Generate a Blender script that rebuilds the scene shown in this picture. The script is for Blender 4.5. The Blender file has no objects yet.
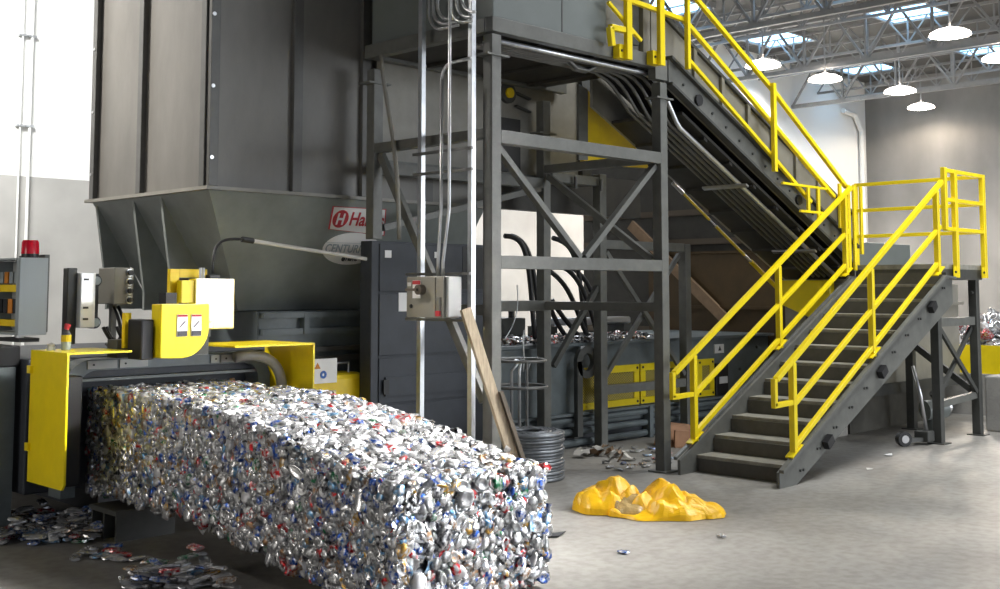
import bpy, math, random
from mathutils import Vector, Matrix
R = random.Random(7)
SC = bpy.context.scene
COL = SC.collection

# ------------------------------------------------------------------ camera
FPX, HOR, DCY, EYE = 1139.0, 289.0, 90.0, 1.6
CY = HOR - DCY
PITCH, YAW = math.atan(DCY / FPX), math.radians(44.6)
fw = Vector((math.cos(YAW) * math.cos(PITCH), math.sin(YAW) * math.cos(PITCH), math.sin(PITCH)))
rt = Vector((math.sin(YAW), -math.cos(YAW), 0))
up = rt.cross(fw)
cam_d = bpy.data.cameras.new('camera')
cam = bpy.data.objects.new('camera', cam_d)
COL.objects.link(cam)
M = Matrix((rt, up, -fw)).transposed().to_4x4()
M.translation = Vector((0, 0, EYE))
cam.matrix_world = M
cam_d.sensor_width = 36.0
cam_d.lens = 36.0 * FPX / 1000.0
cam_d.shift_y = -(294.5 - CY) / 1000.0
cam_d.clip_end = 200
SC.camera = cam


def ray(u, v):
    return fw + rt * ((u - 500) / FPX) - up * ((v - CY) / FPX)


def atY(u, v, y):            # the point of the vertical plane Y = y seen at a picture position
    d = ray(u, v)
    return Vector((0, 0, EYE)) + d * (y / d.y)


def atX(u, v, x):
    d = ray(u, v)
    return Vector((0, 0, EYE)) + d * (x / d.x)


# ------------------------------------------------------------------ materials
def nodes(name):
    m = bpy.data.materials.new(name)
    m.use_nodes = True
    nt = m.node_tree
    return m, nt, nt.nodes['Principled BSDF']


def mat(name, col, rough=.5, metal=0.0, var=0.0, scale=6.0, bump=0.0, bscale=40.0, spec=.5, stretch=None, col2=None):
    m, nt, b = nodes(name)
    c = (*col, 1)
    b.inputs['Base Color'].default_value = c
    b.inputs['Roughness'].default_value = rough
    b.inputs['Metallic'].default_value = metal
    b.inputs['Specular IOR Level'].default_value = spec
    if var or bump or col2:
        tc = nt.nodes.new('ShaderNodeTexCoord')
        mp = nt.nodes.new('ShaderNodeMapping')
        nt.links.new(tc.outputs['Object'], mp.inputs['Vector'])
        if stretch:
            mp.inputs['Scale'].default_value = stretch
    if var or col2:
        n = nt.nodes.new('ShaderNodeTexNoise')
        n.inputs['Scale'].default_value = scale
        n.inputs['Detail'].default_value = 7
        n.inputs['Roughness'].default_value = .62
        nt.links.new(mp.outputs['Vector'], n.inputs['Vector'])
        r = nt.nodes.new('ShaderNodeValToRGB')
        r.color_ramp.elements[0].position = .3
        r.color_ramp.elements[1].position = .7
        c2 = col2 if col2 else tuple(min(1, x * (1 + var)) for x in col)
        c1 = col if col2 else tuple(x * (1 - var) for x in col)
        r.color_ramp.elements[0].color = (*c1, 1)
        r.color_ramp.elements[1].color = (*c2, 1)
        nt.links.new(n.outputs['Fac'], r.inputs['Fac'])
        nt.links.new(r.outputs['Color'], b.inputs['Base Color'])
    if bump:
        n2 = nt.nodes.new('ShaderNodeTexNoise')
        n2.inputs['Scale'].default_value = bscale
        n2.inputs['Detail'].default_value = 5
        nt.links.new(mp.outputs['Vector'], n2.inputs['Vector'])
        bp = nt.nodes.new('ShaderNodeBump')
        bp.inputs['Strength'].default_value = bump
        bp.inputs['Distance'].default_value = .02
        nt.links.new(n2.outputs['Fac'], bp.inputs['Height'])
        nt.links.new(bp.outputs['Normal'], b.inputs['Normal'])
    return m


def emit(name, col, s):
    m, nt, b = nodes(name)
    b.inputs['Base Color'].default_value = (*col, 1)
    b.inputs['Emission Color'].default_value = (*col, 1)
    b.inputs['Emission Strength'].default_value = s
    return m


def floor_mat():
    m, nt, b = nodes('concrete_floor')
    tc = nt.nodes.new('ShaderNodeTexCoord')
    n = nt.nodes.new('ShaderNodeTexNoise'); n.inputs['Scale'].default_value = .55; n.inputs['Detail'].default_value = 9; n.inputs['Roughness'].default_value = .65
    n2 = nt.nodes.new('ShaderNodeTexNoise'); n2.inputs['Scale'].default_value = 14; n2.inputs['Detail'].default_value = 6
    for x in (n, n2):
        nt.links.new(tc.outputs['Object'], x.inputs['Vector'])
    r = nt.nodes.new('ShaderNodeValToRGB')
    r.color_ramp.elements[0].position = .33; r.color_ramp.elements[0].color = (.225, .212, .195, 1)
    r.color_ramp.elements[1].position = .66; r.color_ramp.elements[1].color = (.365, .355, .335, 1)
    nt.links.new(n.outputs['Fac'], r.inputs['Fac'])
    r2 = nt.nodes.new('ShaderNodeValToRGB')
    r2.color_ramp.elements[0].position = .35; r2.color_ramp.elements[0].color = (.80, .79, .77, 1)
    r2.color_ramp.elements[1].position = .6; r2.color_ramp.elements[1].color = (1, 1, 1, 1)
    nt.links.new(n2.outputs['Fac'], r2.inputs['Fac'])
    mx = nt.nodes.new('ShaderNodeMixRGB'); mx.blend_type = 'MULTIPLY'; mx.inputs['Fac'].default_value = 1
    nt.links.new(r.outputs['Color'], mx.inputs['Color1']); nt.links.new(r2.outputs['Color'], mx.inputs['Color2'])
    nt.links.new(mx.outputs['Color'], b.inputs['Base Color'])
    b.inputs['Roughness'].default_value = .55
    bp = nt.nodes.new('ShaderNodeBump'); bp.inputs['Strength'].default_value = .08
    nt.links.new(n2.outputs['Fac'], bp.inputs['Height']); nt.links.new(bp.outputs['Normal'], b.inputs['Normal'])
    return m


def expanded_mat():          # yellow expanded-metal guard infill: woven holes of dark behind yellow
    m, nt, b = nodes('expanded_metal_yellow')
    tc = nt.nodes.new('ShaderNodeTexCoord')
    w = nt.nodes.new('ShaderNodeTexChecker'); w.inputs['Scale'].default_value = 70
    w.inputs['Color1'].default_value = (.55, .42, .03, 1); w.inputs['Color2'].default_value = (.10, .095, .05, 1)
    nt.links.new(tc.outputs['Object'], w.inputs['Vector'])
    nt.links.new(w.outputs['Color'], b.inputs['Base Color'])
    b.inputs['Roughness'].default_value = .6
    return m


def wall_white():
    m, nt, b = nodes('white_painted_block')
    tc = nt.nodes.new('ShaderNodeTexCoord')
    sp = nt.nodes.new('ShaderNodeSeparateXYZ')
    nt.links.new(tc.outputs['Object'], sp.inputs[0])
    n = nt.nodes.new('ShaderNodeTexNoise'); n.inputs['Scale'].default_value = .9; n.inputs['Detail'].default_value = 6
    nt.links.new(tc.outputs['Object'], n.inputs['Vector'])
    lt = nt.nodes.new('ShaderNodeMath'); lt.operation = 'GREATER_THAN'; lt.inputs[1].default_value = 3.2
    nt.links.new(sp.outputs['Z'], lt.inputs[0])
    r = nt.nodes.new('ShaderNodeValToRGB')
    r.color_ramp.elements[0].position = .3; r.color_ramp.elements[0].color = (.30, .295, .28, 1)
    r.color_ramp.elements[1].position = .7; r.color_ramp.elements[1].color = (.44, .43, .41, 1)
    nt.links.new(n.outputs['Fac'], r.inputs['Fac'])
    mx = nt.nodes.new('ShaderNodeMixRGB')
    nt.links.new(lt.outputs[0], mx.inputs['Fac']); nt.links.new(r.outputs['Color'], mx.inputs['Color1'])
    mx.inputs['Color2'].default_value = (.82, .82, .80, 1)
    nt.links.new(mx.outputs['Color'], b.inputs['Base Color'])
    b.inputs['Roughness'].default_value = .75
    return m


def panel_wall():            # cast concrete tilt-up wall with vertical joints
    m, nt, b = nodes('tilt_up_concrete')
    tc = nt.nodes.new('ShaderNodeTexCoord')
    n = nt.nodes.new('ShaderNodeTexNoise'); n.inputs['Scale'].default_value = .7; n.inputs['Detail'].default_value = 8
    mp = nt.nodes.new('ShaderNodeMapping'); mp.inputs['Scale'].default_value = (1, 1, .6)
    nt.links.new(tc.outputs['Object'], mp.inputs['Vector']); nt.links.new(mp.outputs['Vector'], n.inputs['Vector'])
    r = nt.nodes.new('ShaderNodeValToRGB')
    r.color_ramp.elements[0].position = .3; r.color_ramp.elements[0].color = (.15, .147, .14, 1)
    r.color_ramp.elements[1].position = .72; r.color_ramp.elements[1].color = (.265, .258, .246, 1)
    nt.links.new(n.outputs['Fac'], r.inputs['Fac'])
    nt.links.new(r.outputs['Color'], b.inputs['Base Color'])
    b.inputs['Roughness'].default_value = .8
    return m


def can_mat(name, col, rough=.28, metal=.78):
    rough += .06
    m, nt, b = nodes(name)
    tc = nt.nodes.new('ShaderNodeTexCoord')
    n = nt.nodes.new('ShaderNodeTexNoise'); n.inputs['Scale'].default_value = 45; n.inputs['Detail'].default_value = 3
    nt.links.new(tc.outputs['Object'], n.inputs['Vector'])
    r = nt.nodes.new('ShaderNodeValToRGB')
    r.color_ramp.elements[0].position = .42; r.color_ramp.elements[0].color = (*col, 1)
    r.color_ramp.elements[1].position = .62; r.color_ramp.elements[1].color = (.62, .62, .63, 1)
    nt.links.new(n.outputs['Fac'], r.inputs['Fac'])
    nt.links.new(r.outputs['Color'], b.inputs['Base Color'])
    b.inputs['Metallic'].default_value = metal
    b.inputs['Roughness'].default_value = rough
    return m


MT = {
    'frame': mat('dark_grey_frame_paint', (.135, .138, .128), .42, var=.18, scale=9),
    'frame_dk': mat('charcoal_frame_paint', (.060, .062, .058), .45, var=.2, scale=9),
    'hopper': mat('grey_hopper_paint', (.165, .158, .145), .40, var=.2, scale=2.2, stretch=(1, 1, .35)),
    'rib': mat('grey_flange_paint', (.10, .10, .095), .4, var=.15),
    'taper': mat('grey_green_chute_paint', (.225, .245, .235), .42, var=.18, scale=2.5),
    'body': mat('blue_grey_machine_paint', (.13, .155, .165), .42, var=.2, scale=5),
    'body_dk': mat('dark_blue_grey_paint', (.038, .044, .056), .55, var=.2, scale=4),
    'panel': mat('light_machine_grey', (.165, .185, .18), .4, var=.08, scale=3),
    'conv': mat('conveyor_grey_paint', (.25, .24, .21), .42, var=.15, scale=4),
    'belly': mat('mottled_black_steel', (.028, .026, .022), .6, var=.35, scale=5),  # near-black with random mottling, used for the conveyor underside and deck
    'yellow': mat('safety_yellow', (.94, .73, .008), .3, var=.05, scale=8),
    'mustard': mat('guard_yellow', (.84, .60, .006), .4, var=.08, scale=6),
    'yellow_cover': mat('pale_yellow_cover', (.85, .66, .04), .2),
    'tread': mat('checker_tread_steel', (.27, .26, .225), .6, var=.25, scale=12),
    'riser': mat('riser_steel', (.085, .082, .072), .6, var=.2, scale=10),
    'galv': mat('galvanised_steel', (.72, .74, .77), .32, .85, var=.12, scale=12),
    'conduit': mat('conduit_steel', (.55, .56, .57), .35, .8),
    'conduit_dk': mat('dull_conduit', (.20, .20, .195), .42, .5),
    'tailbase': mat('dusty_dark_steel', (.11, .105, .09), .7, var=.2),
    'steel': mat('bright_steel', (.6, .6, .62), .28, .9),
    'beige': mat('electrical_box_grey', (.25, .24, .205), .45),
    'boxlight': mat('electrical_box_pale', (.38, .39, .385), .45),
    'boxgrey': mat('cabinet_blue_grey', (.30, .34, .355), .45),
    'black': mat('black_rubber', (.012, .012, .014), .45),
    'red': mat('red_lens', (.62, .01, .03), .2),
    'white': mat('white_label', (.82, .82, .82), .5),
    'decal': mat('sign_white', (.88, .87, .86), .5),
    'decalred': mat('sign_red', (.50, .035, .05), .5),
    'decalgrey': mat('sign_grey', (.36, .42, .46), .5),
    'decaldark': mat('sign_dark', (.06, .06, .065), .5),
    'blue': mat('label_blue', (.03, .12, .45), .5),
    'orange': mat('component_orange', (.62, .22, .02), .5),
    'wood': mat('weathered_plank', (.36, .29, .20), .7, var=.3, scale=14, stretch=(4, 4, .4)),
    'woodend': mat('dark_plank_edge', (.10, .08, .06), .8),
    'brown': mat('brown_plywood', (.075, .045, .016), .7, var=.25, scale=3),
    'board': mat('tan_board', (.25, .165, .10), .7, var=.2),
    'bagY': mat('yellow_plastic_sheet', (.88, .50, .005), .40, var=.06, scale=5, bump=.15, bscale=10),
    'bagclear': mat('grey_clear_plastic', (.42, .30, .13), .14, var=.2, scale=8, bump=.5, bscale=22),
    'card': mat('brown_cardboard', (.30, .16, .09), .8, var=.2),
    'block': mat('concrete_block', (.34, .335, .32), .85, var=.18, scale=4, bump=.2),
    'wire': mat('baling_wire', (.22, .235, .255), .42, .7, var=.2, scale=20),
    'deck': mat('roof_deck', (.07, .068, .064), .7, var=.2, scale=1.0),
    'truss': mat('roof_steel', (.23, .23, .23), .5, var=.1),
    'lampw': emit('lamp_glow', (1.0, .93, .86), 14),
    'sky': emit('skylight_daylight', (.34, .66, 1.0), 3.2), 'lampr': emit('glowing_acrylic', (1.0, .93, .86), 3.0),
    'floor': floor_mat(), 'wallw': wall_white(), 'wallc': panel_wall(), 'mesh': expanded_mat(),
    'conc': mat('pipe_on_wall', (.72, .72, .70), .6),
    'paper': mat('litter_paper', (.62, .60, .56), .7),
    'core': mat('crushed_core', (.16, .16, .17), .5, .7, var=.5, scale=25, bump=.8, bscale=30),
}
_b = MT['yellow_cover'].node_tree.nodes['Principled BSDF']
_b.inputs['Coat Weight'].default_value = 1; _b.inputs['Coat IOR'].default_value = 2.2; _b.inputs['Coat Roughness'].default_value = .12
MT['white_gloss'] = mat('glossy_white_panel', (.84, .86, .88), .2)
_b = MT['white_gloss'].node_tree.nodes['Principled BSDF']
_b.inputs['Coat Weight'].default_value = 1; _b.inputs['Coat IOR'].default_value = 2.2; _b.inputs['Coat Roughness'].default_value = .1
CAN = [can_mat('can_silver', (.74, .745, .76), .20), can_mat('can_white', (.66, .66, .68), .38, .4), can_mat('can_grey', (.30, .305, .31), .3),
       can_mat('can_blue', (.03, .10, .42), .3), can_mat('can_red', (.52, .025, .03), .32), can_mat('can_gold', (.58, .34, .08), .3),
       can_mat('can_green', (.03, .20, .09), .32), can_mat('can_dark', (.05, .05, .06), .35), can_mat('can_sky', (.18, .40, .66), .3),
       can_mat('can_bronze', (.34, .20, .11), .35)]
CANW = [34, 9, 20, 11, 6.5, 3, 2.5, 6, 5, 6]


# ------------------------------------------------------------------ mesh builder
class MB:
    def __init__(s):
        s.v, s.f, s.mi = [], [], []
        s.cur = 0

    def add(s, vs, fs):
        o = len(s.v)
        s.v += [Vector(p) for p in vs]
        for f in fs:
            s.f.append(tuple(i + o for i in f)); s.mi.append(s.cur)
        return s

    def box(s, a, b):
        x0, x1 = sorted((a[0], b[0])); y0, y1 = sorted((a[1], b[1])); z0, z1 = sorted((a[2], b[2]))
        return s.add([(x0, y0, z0), (x1, y0, z0), (x1, y1, z0), (x0, y1, z0), (x0, y0, z1), (x1, y0, z1), (x1, y1, z1), (x0, y1, z1)],
                     [(0, 3, 2, 1), (4, 5, 6, 7), (0, 1, 5, 4), (1, 2, 6, 5), (2, 3, 7, 6), (3, 0, 4, 7)])

    def bar(s, p, q, w, h=None, side=None):
        p, q = Vector(p), Vector(q); h = h or w
        d = (q - p).normalized()
        ref = Vector(side) if side else (Vector((0, 0, 1)) if abs(d.z) < .95 else Vector((0, 1, 0)))
        a = d.cross(ref).normalized(); b = a.cross(d).normalized()
        vs = [c + a * (i * w / 2) + b * (j * h / 2) for c in (p, q) for i, j in ((-1, -1), (1, -1), (1, 1), (-1, 1))]
        return s.add(vs, [(0, 1, 2, 3), (7, 6, 5, 4), (0, 4, 5, 1), (1, 5, 6, 2), (2, 6, 7, 3), (3, 7, 4, 0)])

    def tube(s, pts, r, n=10, cap=True):
        pts = [Vector(p) for p in pts]
        vs, fs = [], []
        prev = None
        for i, p in enumerate(pts):
            d = (pts[min(i + 1, len(pts) - 1)] - pts[max(i - 1, 0)]).normalized()
            if prev is None:
                ref = Vector((0, 0, 1)) if abs(d.z) < .9 else Vector((1, 0, 0))
                a = d.cross(ref).normalized()
            else:
                a = (prev - d * prev.dot(d)).normalized()
            prev = a
            b = d.cross(a)
            rr = r[i] if isinstance(r, (list, tuple)) else r
            vs += [p + (a * math.cos(2 * math.pi * k / n) + b * math.sin(2 * math.pi * k / n)) * rr for k in range(n)]
        for i in range(len(pts) - 1):
            for k in range(n):
                fs.append((i * n + k, i * n + (k + 1) % n, (i + 1) * n + (k + 1) % n, (i + 1) * n + k))
        if cap:
            fs.append(tuple(range(n - 1, -1, -1)))
            fs.append(tuple((len(pts) - 1) * n + k for k in range(n)))
        return s.add(vs, fs)

    def cyl(s, p, q, r, n=16):
        return s.tube([p, q], r, n)

    def prism(s, pts, t):
        pts = [Vector(p) for p in pts]; t = Vector(t); n = len(pts)
        return s.add(pts + [p + t for p in pts], [tuple(range(n)), tuple(range(2 * n - 1, n - 1, -1))] +
                     [(i, i + n, (i + 1) % n + n, (i + 1) % n) for i in range(n)])

    def ring(s, c, axis, r0, r1, t, n=28):
        c = Vector(c); ax = Vector(axis).normalized()
        ref = Vector((0, 0, 1)) if abs(ax.z) < .9 else Vector((1, 0, 0))
        a = ax.cross(ref).normalized(); b = ax.cross(a)
        vs, fs = [], []
        for k in range(n):
            d = a * math.cos(2 * math.pi * k / n) + b * math.sin(2 * math.pi * k / n)
            vs += [c + d * r0 - ax * t / 2, c + d * r1 - ax * t / 2, c + d * r1 + ax * t / 2, c + d * r0 + ax * t / 2]
        for k in range(n):
            o, p = 4 * k, 4 * ((k + 1) % n)
            for j in range(4):
                fs.append((o + j, o + (j + 1) % 4, p + (j + 1) % 4, p + j))
        return s.add(vs, fs)

    def build(s, name, m, parent=None, bevel=0.0, smooth=False, loc=None):
        off = Vector((0, 0, 0))
        p = parent
        while p is not None:
            off += p.location; p = p.parent
        if loc is not None:
            off += Vector(loc)
        me = bpy.data.meshes.new(name)
        me.from_pydata([v - off for v in s.v], [], s.f)
        ms = m if isinstance(m, (list, tuple)) else [m]
        for x in ms:
            me.materials.append(MT[x] if isinstance(x, str) else x)
        if len(ms) > 1:
            me.polygons.foreach_set('material_index', s.mi)
        if smooth:
            me.polygons.foreach_set('use_smooth', [True] * len(me.polygons))
        me.update()
        o = bpy.data.objects.new(name, me)
        if loc is not None:
            o.location = Vector(loc)
        COL.objects.link(o)
        if parent is not None:
            o.parent = parent
        if smooth == 'auto':
            md = o.modifiers.new('split', 'EDGE_SPLIT'); md.split_angle = math.radians(40)
        if bevel:
            md = o.modifiers.new('bevel', 'BEVEL'); md.width = bevel; md.segments = 2; md.limit_method = 'ANGLE'
        return o


def tag(o, label, cat, group=None, kind=None):
    if label: o['label'] = label
    if cat: o['category'] = cat
    if group: o['group'] = group
    if kind: o['kind'] = kind
    return o


def thing(name, label, cat, loc, group=None):
    o = bpy.data.objects.new(name, None)
    COL.objects.link(o)
    o.location = Vector(loc)
    o.empty_display_size = .1
    return tag(o, label, cat, group)


def struct(mb, name, m, label=None, cat='structure', **k):
    o = mb.build(name, m, **k)
    return tag(o, label, cat, None, 'structure')


def box_part(name, a, b, m, parent, bevel=0.0):
    return MB().box(a, b).build(name, m, parent, bevel)


def text(name, body, size, m, parent, mw, extrude=.001, bold=0.0, shear=0.0, xs=1.0, align='LEFT'):
    cu = bpy.data.curves.new(name, 'FONT')
    cu.body = body; cu.size = size; cu.extrude = extrude; cu.offset = bold; cu.shear = shear
    cu.align_x = align
    tmp = bpy.data.objects.new('tmp', cu)
    COL.objects.link(tmp)
    bpy.context.view_layer.update()
    me = bpy.data.meshes.new_from_object(tmp.evaluated_get(bpy.context.evaluated_depsgraph_get()))
    bpy.data.objects.remove(tmp); bpy.data.curves.remove(cu)
    me.name = name
    o = bpy.data.objects.new(name, me)
    COL.objects.link(o)
    me.materials.clear(); me.materials.append(MT[m])
    off = Vector((0, 0, 0)); p = parent
    while p is not None:
        off += p.location; p = p.parent
    mm = mw.copy() @ Matrix.Diagonal((xs, 1, 1, 1)); mm.translation = mw.translation - off
    o.parent = parent
    o.matrix_local = mm
    return o


def arc(c, a, b, r, t0, t1, n=10):
    c, a, b = Vector(c), Vector(a), Vector(b)
    return [c + (a * math.cos(t0 + (t1 - t0) * i / n) + b * math.sin(t0 + (t1 - t0) * i / n)) * r for i in range(n + 1)]


def bez(p0, p1, p2, p3, n=14):
    p0, p1, p2, p3 = map(Vector, (p0, p1, p2, p3))
    return [p0 * (1 - t) ** 3 + p1 * 3 * t * (1 - t) ** 2 + p2 * 3 * t * t * (1 - t) + p3 * t ** 3 for t in [i / n for i in range(n + 1)]]


# ------------------------------------------------------------------ setting
XR, YF, ZR = 32.15, 16.15, 7.85
struct(MB().box((-12, -12, -.2), (XR, YF, 0)), 'floor', 'floor', 'grey worn concrete floor of the recycling hall', 'floor')
struct(MB().box((-12, YF, -.2), (XR, YF + .3, ZR)), 'wall_back', 'wallw', 'back wall painted white above bare concrete', 'wall')
struct(MB().box((XR, -12, -.2), (XR + .3, YF + .3, ZR)), 'wall_right', 'wallc', 'grey cast concrete end wall', 'wall')
struct(MB().box((-8.3, -12, -.2), (-8.0, YF, ZR)), 'wall_left', 'wallc', 'far left concrete wall of the hall', 'wall')
# roof deck with openings where the skylights sit
SKY = [(23.8, 25.2, 13.95, 15.2), (23.5, 24.9, 10.4, 11.75), (29.0, 30.1, 14.1, 15.45), (28.7, 29.8, 10.6, 12.0),
       (18.9, 20.7, 13.9, 15.9), (18.8, 20.6, 9.6, 10.9), (13.0, 14.8, 12.6, 14.0)]
struct(MB().box((-12, -12, ZR), (XR + .3, YF + .3, ZR + .2)), 'ceiling', 'deck', 'dark underside of the steel roof deck', 'ceiling')
for i, (x0, x1, y0, y1) in enumerate(SKY):
    m = MB()
    for k in range(5):
        ya = y0 + (y1 - y0) * k / 5
        m.box((x0, ya + .02, ZR - .10), (x1, ya + (y1 - y0) / 5 - .02, ZR - .06))
    o = struct(m, 'window_%d' % (i + 1), 'sky', 'bright blue-white roof skylight', 'skylight')
    f = MB()
    for (a, b) in (((x0 - .06, y0 - .06), (x1 + .06, y0)), ((x0 - .06, y1), (x1 + .06, y1 + .06)), ((x0 - .06, y0), (x0, y1)), ((x1, y0), (x1 + .06, y1))):
        f.box((a[0], a[1], ZR - .14), (b[0], b[1], ZR - .001))
    f.build('skylight_frame', 'truss', o)


def truss(x, zb, zt, y0, y1, n, w, name):
    m = MB()
    m.bar((x, y0, zb), (x, y1, zb), w, w)
    m.bar((x, y0, zt), (x, y1, zt), w * 1.1, w)
    st = (y1 - y0) / n
    for k in range(n):
        ya = y0 + st * k
        m.bar((x, ya, zb), (x, ya, zt), w * .55)
        m.bar((x, ya, zb), (x, ya + st / 2, zt), w * .5)
        m.bar((x, ya + st, zb), (x, ya + st / 2, zt), w * .5)
    return struct(m, name, 'truss', 'pale steel open web roof truss', 'roof truss')


for k, x in enumerate((14.1, 18.65, 23.2, 27.8)):
    truss(x, 6.6, 7.7, 2.6, YF - .05, 9, .10, 'trim_%d' % (k + 1))
for k, x in enumerate((12.4, 15.6, 17.1, 20.1, 21.6, 24.6, 26.1, 29.2, 30.5)):
    truss(x, 7.15, 7.76, 2.6, YF - .05, 14, .06, 'trim_%d' % (k + 5))
# purlin lines and wall piping
m = MB()
m.tube([(XR - .5, YF - .12, .02), (XR - .5, YF - .12, 6.3), (XR - .9, YF - .12, 6.75), (XR - 1.6, YF - .12, 6.8)], .075, 10)
m.build('drain_pipe', 'conc')
tag(bpy.data.objects['drain_pipe'], 'pale downpipe rising in the corner where the white and concrete walls meet', 'pipe')
for k, (u, rr) in enumerate(((34.2, .022), (24.7, .014))):
    p = atY(u, 0, YF - .06)
    o = MB().cyl((p.x, YF - .045, .02), (p.x, YF - .045, 6.9), rr, 10).build('wall_conduit', 'conc')
    for z in (1.7, 3.9, 5.2):
        MB().box((p.x - .06, YF - .07, z), (p.x + .06, YF - .005, z + .03)).build('strap', 'conduit', o)
    tag(o, ('thicker' if k == 0 else 'thinner') + ' of two conduits running up the white wall left of the hopper', 'conduit')

# high bay lamps
LAMPS = [(950, 34, 20.6, 'high bay lamp hanging highest at the right, over the concrete wall'), (825, 79, 23.1, 'high bay lamp in front of the white wall, left of the corner downpipe'),
         (900, 91, 25.8, 'high bay lamp just right of the wall corner under a skylight'), (921, 107, 31.1, 'lowest looking high bay lamp with a warm glow on the concrete wall behind'),
         (763, 65, 20.7, 'high bay lamp seen just above the conveyor handrail'), (1001, 58, 23.4, 'high bay lamp cut by the right edge beneath a skylight')]
for (u, v, x, lab) in LAMPS:
    c = atX(u, v, x)
    t = thing('high_bay_lamp', 'glowing white ' + lab, 'lamp', c, 'high bay lamps under the roof')
    prof = [(.07, .13), (.12, .11), (.26, .075), (.36, .02), (.37, -.03)]
    m = MB(); n = 20
    vs = [(c.x + r * math.cos(2 * math.pi * k / n), c.y + r * math.sin(2 * math.pi * k / n), c.z + z) for r, z in prof for k in range(n)]
    fs = [(i * n + k, i * n + (k + 1) % n, (i + 1) * n + (k + 1) % n, (i + 1) * n + k) for i in range(len(prof) - 1) for k in range(n)]
    m.add(vs, fs).build('reflector', 'lampr', t, smooth=True)
    m = MB(); m.tube([c + Vector((0, 0, -.075)), c + Vector((0, 0, -.05)), c + Vector((0, 0, -.01)), c + Vector((0, 0, .01))], [.16, .28, .345, .33], 20)
    m.build('lens', 'lampw', t, smooth=True)
    MB().cyl(c + Vector((0, 0, .13)), (c.x, c.y, ZR - .09 if c.z < ZR - .6 else c.z + .5), .02, 8).build('hanger', 'truss', t)
    ld = bpy.data.lights.new('lamp_light', 'SPOT'); ld.energy = 160 if x > 28 else 700; ld.color = (1, .84, .66); ld.spot_size = math.radians(168); ld.spot_blend = .3; ld.shadow_soft_size = .3
    lo = bpy.data.objects.new('lamp_light', ld); COL.objects.link(lo); lo.location = (0, 0, -.12); lo.parent = t

# ------------------------------------------------------------------ support tower
TX0, TX1, TY0, TY1, W = 6.115, 8.245, 6.115, 7.53, .10
tw = thing('support_tower', 'dark grey square tube tower with diagonal braces carrying the top of the conveyor', 'steel tower', (TX0, TY0, 0))


def post(x, y, z0, z1, parent=tw, w=W, name='post', foot=True):
    o = MB().box((x - w / 2, y - w / 2, z0), (x + w / 2, y + w / 2, z1)).build(name, 'frame', parent, .004)
    if foot and z0 < .02:
        MB().box((x - w * .95, y - w * .95, 0), (x + w * .95, y + w * .95, .014)).build('foot_plate', 'frame', o)
    return o


post(TX0, TY0, 0, 3.55); post(TX1, TY0, 0, 3.45); post(TX0, TY1, 2.02, 3.47); post(TX1, TY1, 0, 3.45)
for x, y, z in ((TX0, TY0, 3.38), (TX1, TY0, 3.30), (TX0, TY1, 3.34), (TX1, TY1, 3.12)):
    MB().box((x - .12, y - .07, z), (x + .12, y + .07, z + .016)).build('splice_plate', 'frame', tw)
B = lambda name, p, q, w=W, h=W, mm='frame': MB().bar(p, q, w, h).build(name, mm, tw, .003)
B('beam', (TX0 + .05, TY0, 2.765), (TX1 - .05, TY0, 2.765)); B('beam', (TX0 + .05, TY0, 1.805), (TX1 - .05, TY0, 1.805))
B('beam', (7.46, TY1, 1.44), (TX1 - .05, TY1, 1.44)); B('beam', (TX0 + .05, TY1, 2.63), (TX1 - .05, TY1, 2.63))
B('beam', (TX0, TY0 + .05, 2.79), (TX0, TY1 - .05, 2.79), .08, .08); B('beam', (TX1, TY0 + .05, 2.77), (TX1, TY1 - .05, 2.77), .08, .08)
B('beam', (TX1, TY0 + .05, 1.44), (TX1, TY1 - .05, 1.44), .08, .08)
B('beam', (TX0, TY0 + .05, 1.44), (TX0, TY1 - .6, 1.44), .08, .08)
mx = (TX0 + TX1) / 2
B('brace', (TX0 + .06, TY0 + .02, 2.70), (mx - .03, TY0 + .02, 1.86), .06, .05); B('brace', (TX1 - .06, TY0 + .02, 2.70), (mx + .03, TY0 + .02, 1.86), .06, .05)
B('brace', (TX0 + .02, TY1 - .06, 2.74), (TX0 + .02, TY0 + .1, .75), .05, .07)
B('brace', (TX0 + .08, TY1 - .02, 2.12), (TX1 - .08, TY1 - .02, 2.58), .05, .06)
B('brace', (TX1 - .02, TY0 + .08, 1.86), (TX1 - .02, TY1 - .08, 2.70), .05, .06)
# top ring of channels
ch = MB()
ch.box((TX0 - .05, TY0 - .055, 3.57), (8.12, TY0 + .03, 3.685)); ch.box((TX0 - .055, TY0 + .031, 3.57), (TX0 + .03, TY1 + .08, 3.685))
ch.box((8.121, TY0 - .055, 3.47), (8.30, TY0 + .03, 3.66)); ch.box((TX0 + .031, TY1, 3.57), (8.6, TY1 + .08, 3.685))
ch.build('top_channel', 'frame', tw, .004)
MB().box((TX0 + .035, TY0 + .035, 3.60), (8.3, TY1 - .005, 3.63)).build('deck_plate', 'belly', tw)
for x in (6.7, 7.4, 8.0):
    MB().box((x, TY0 + .05, 3.57), (x + .06, TY1 - .01, 3.598)).build('cross_beam', 'belly', tw)

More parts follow.
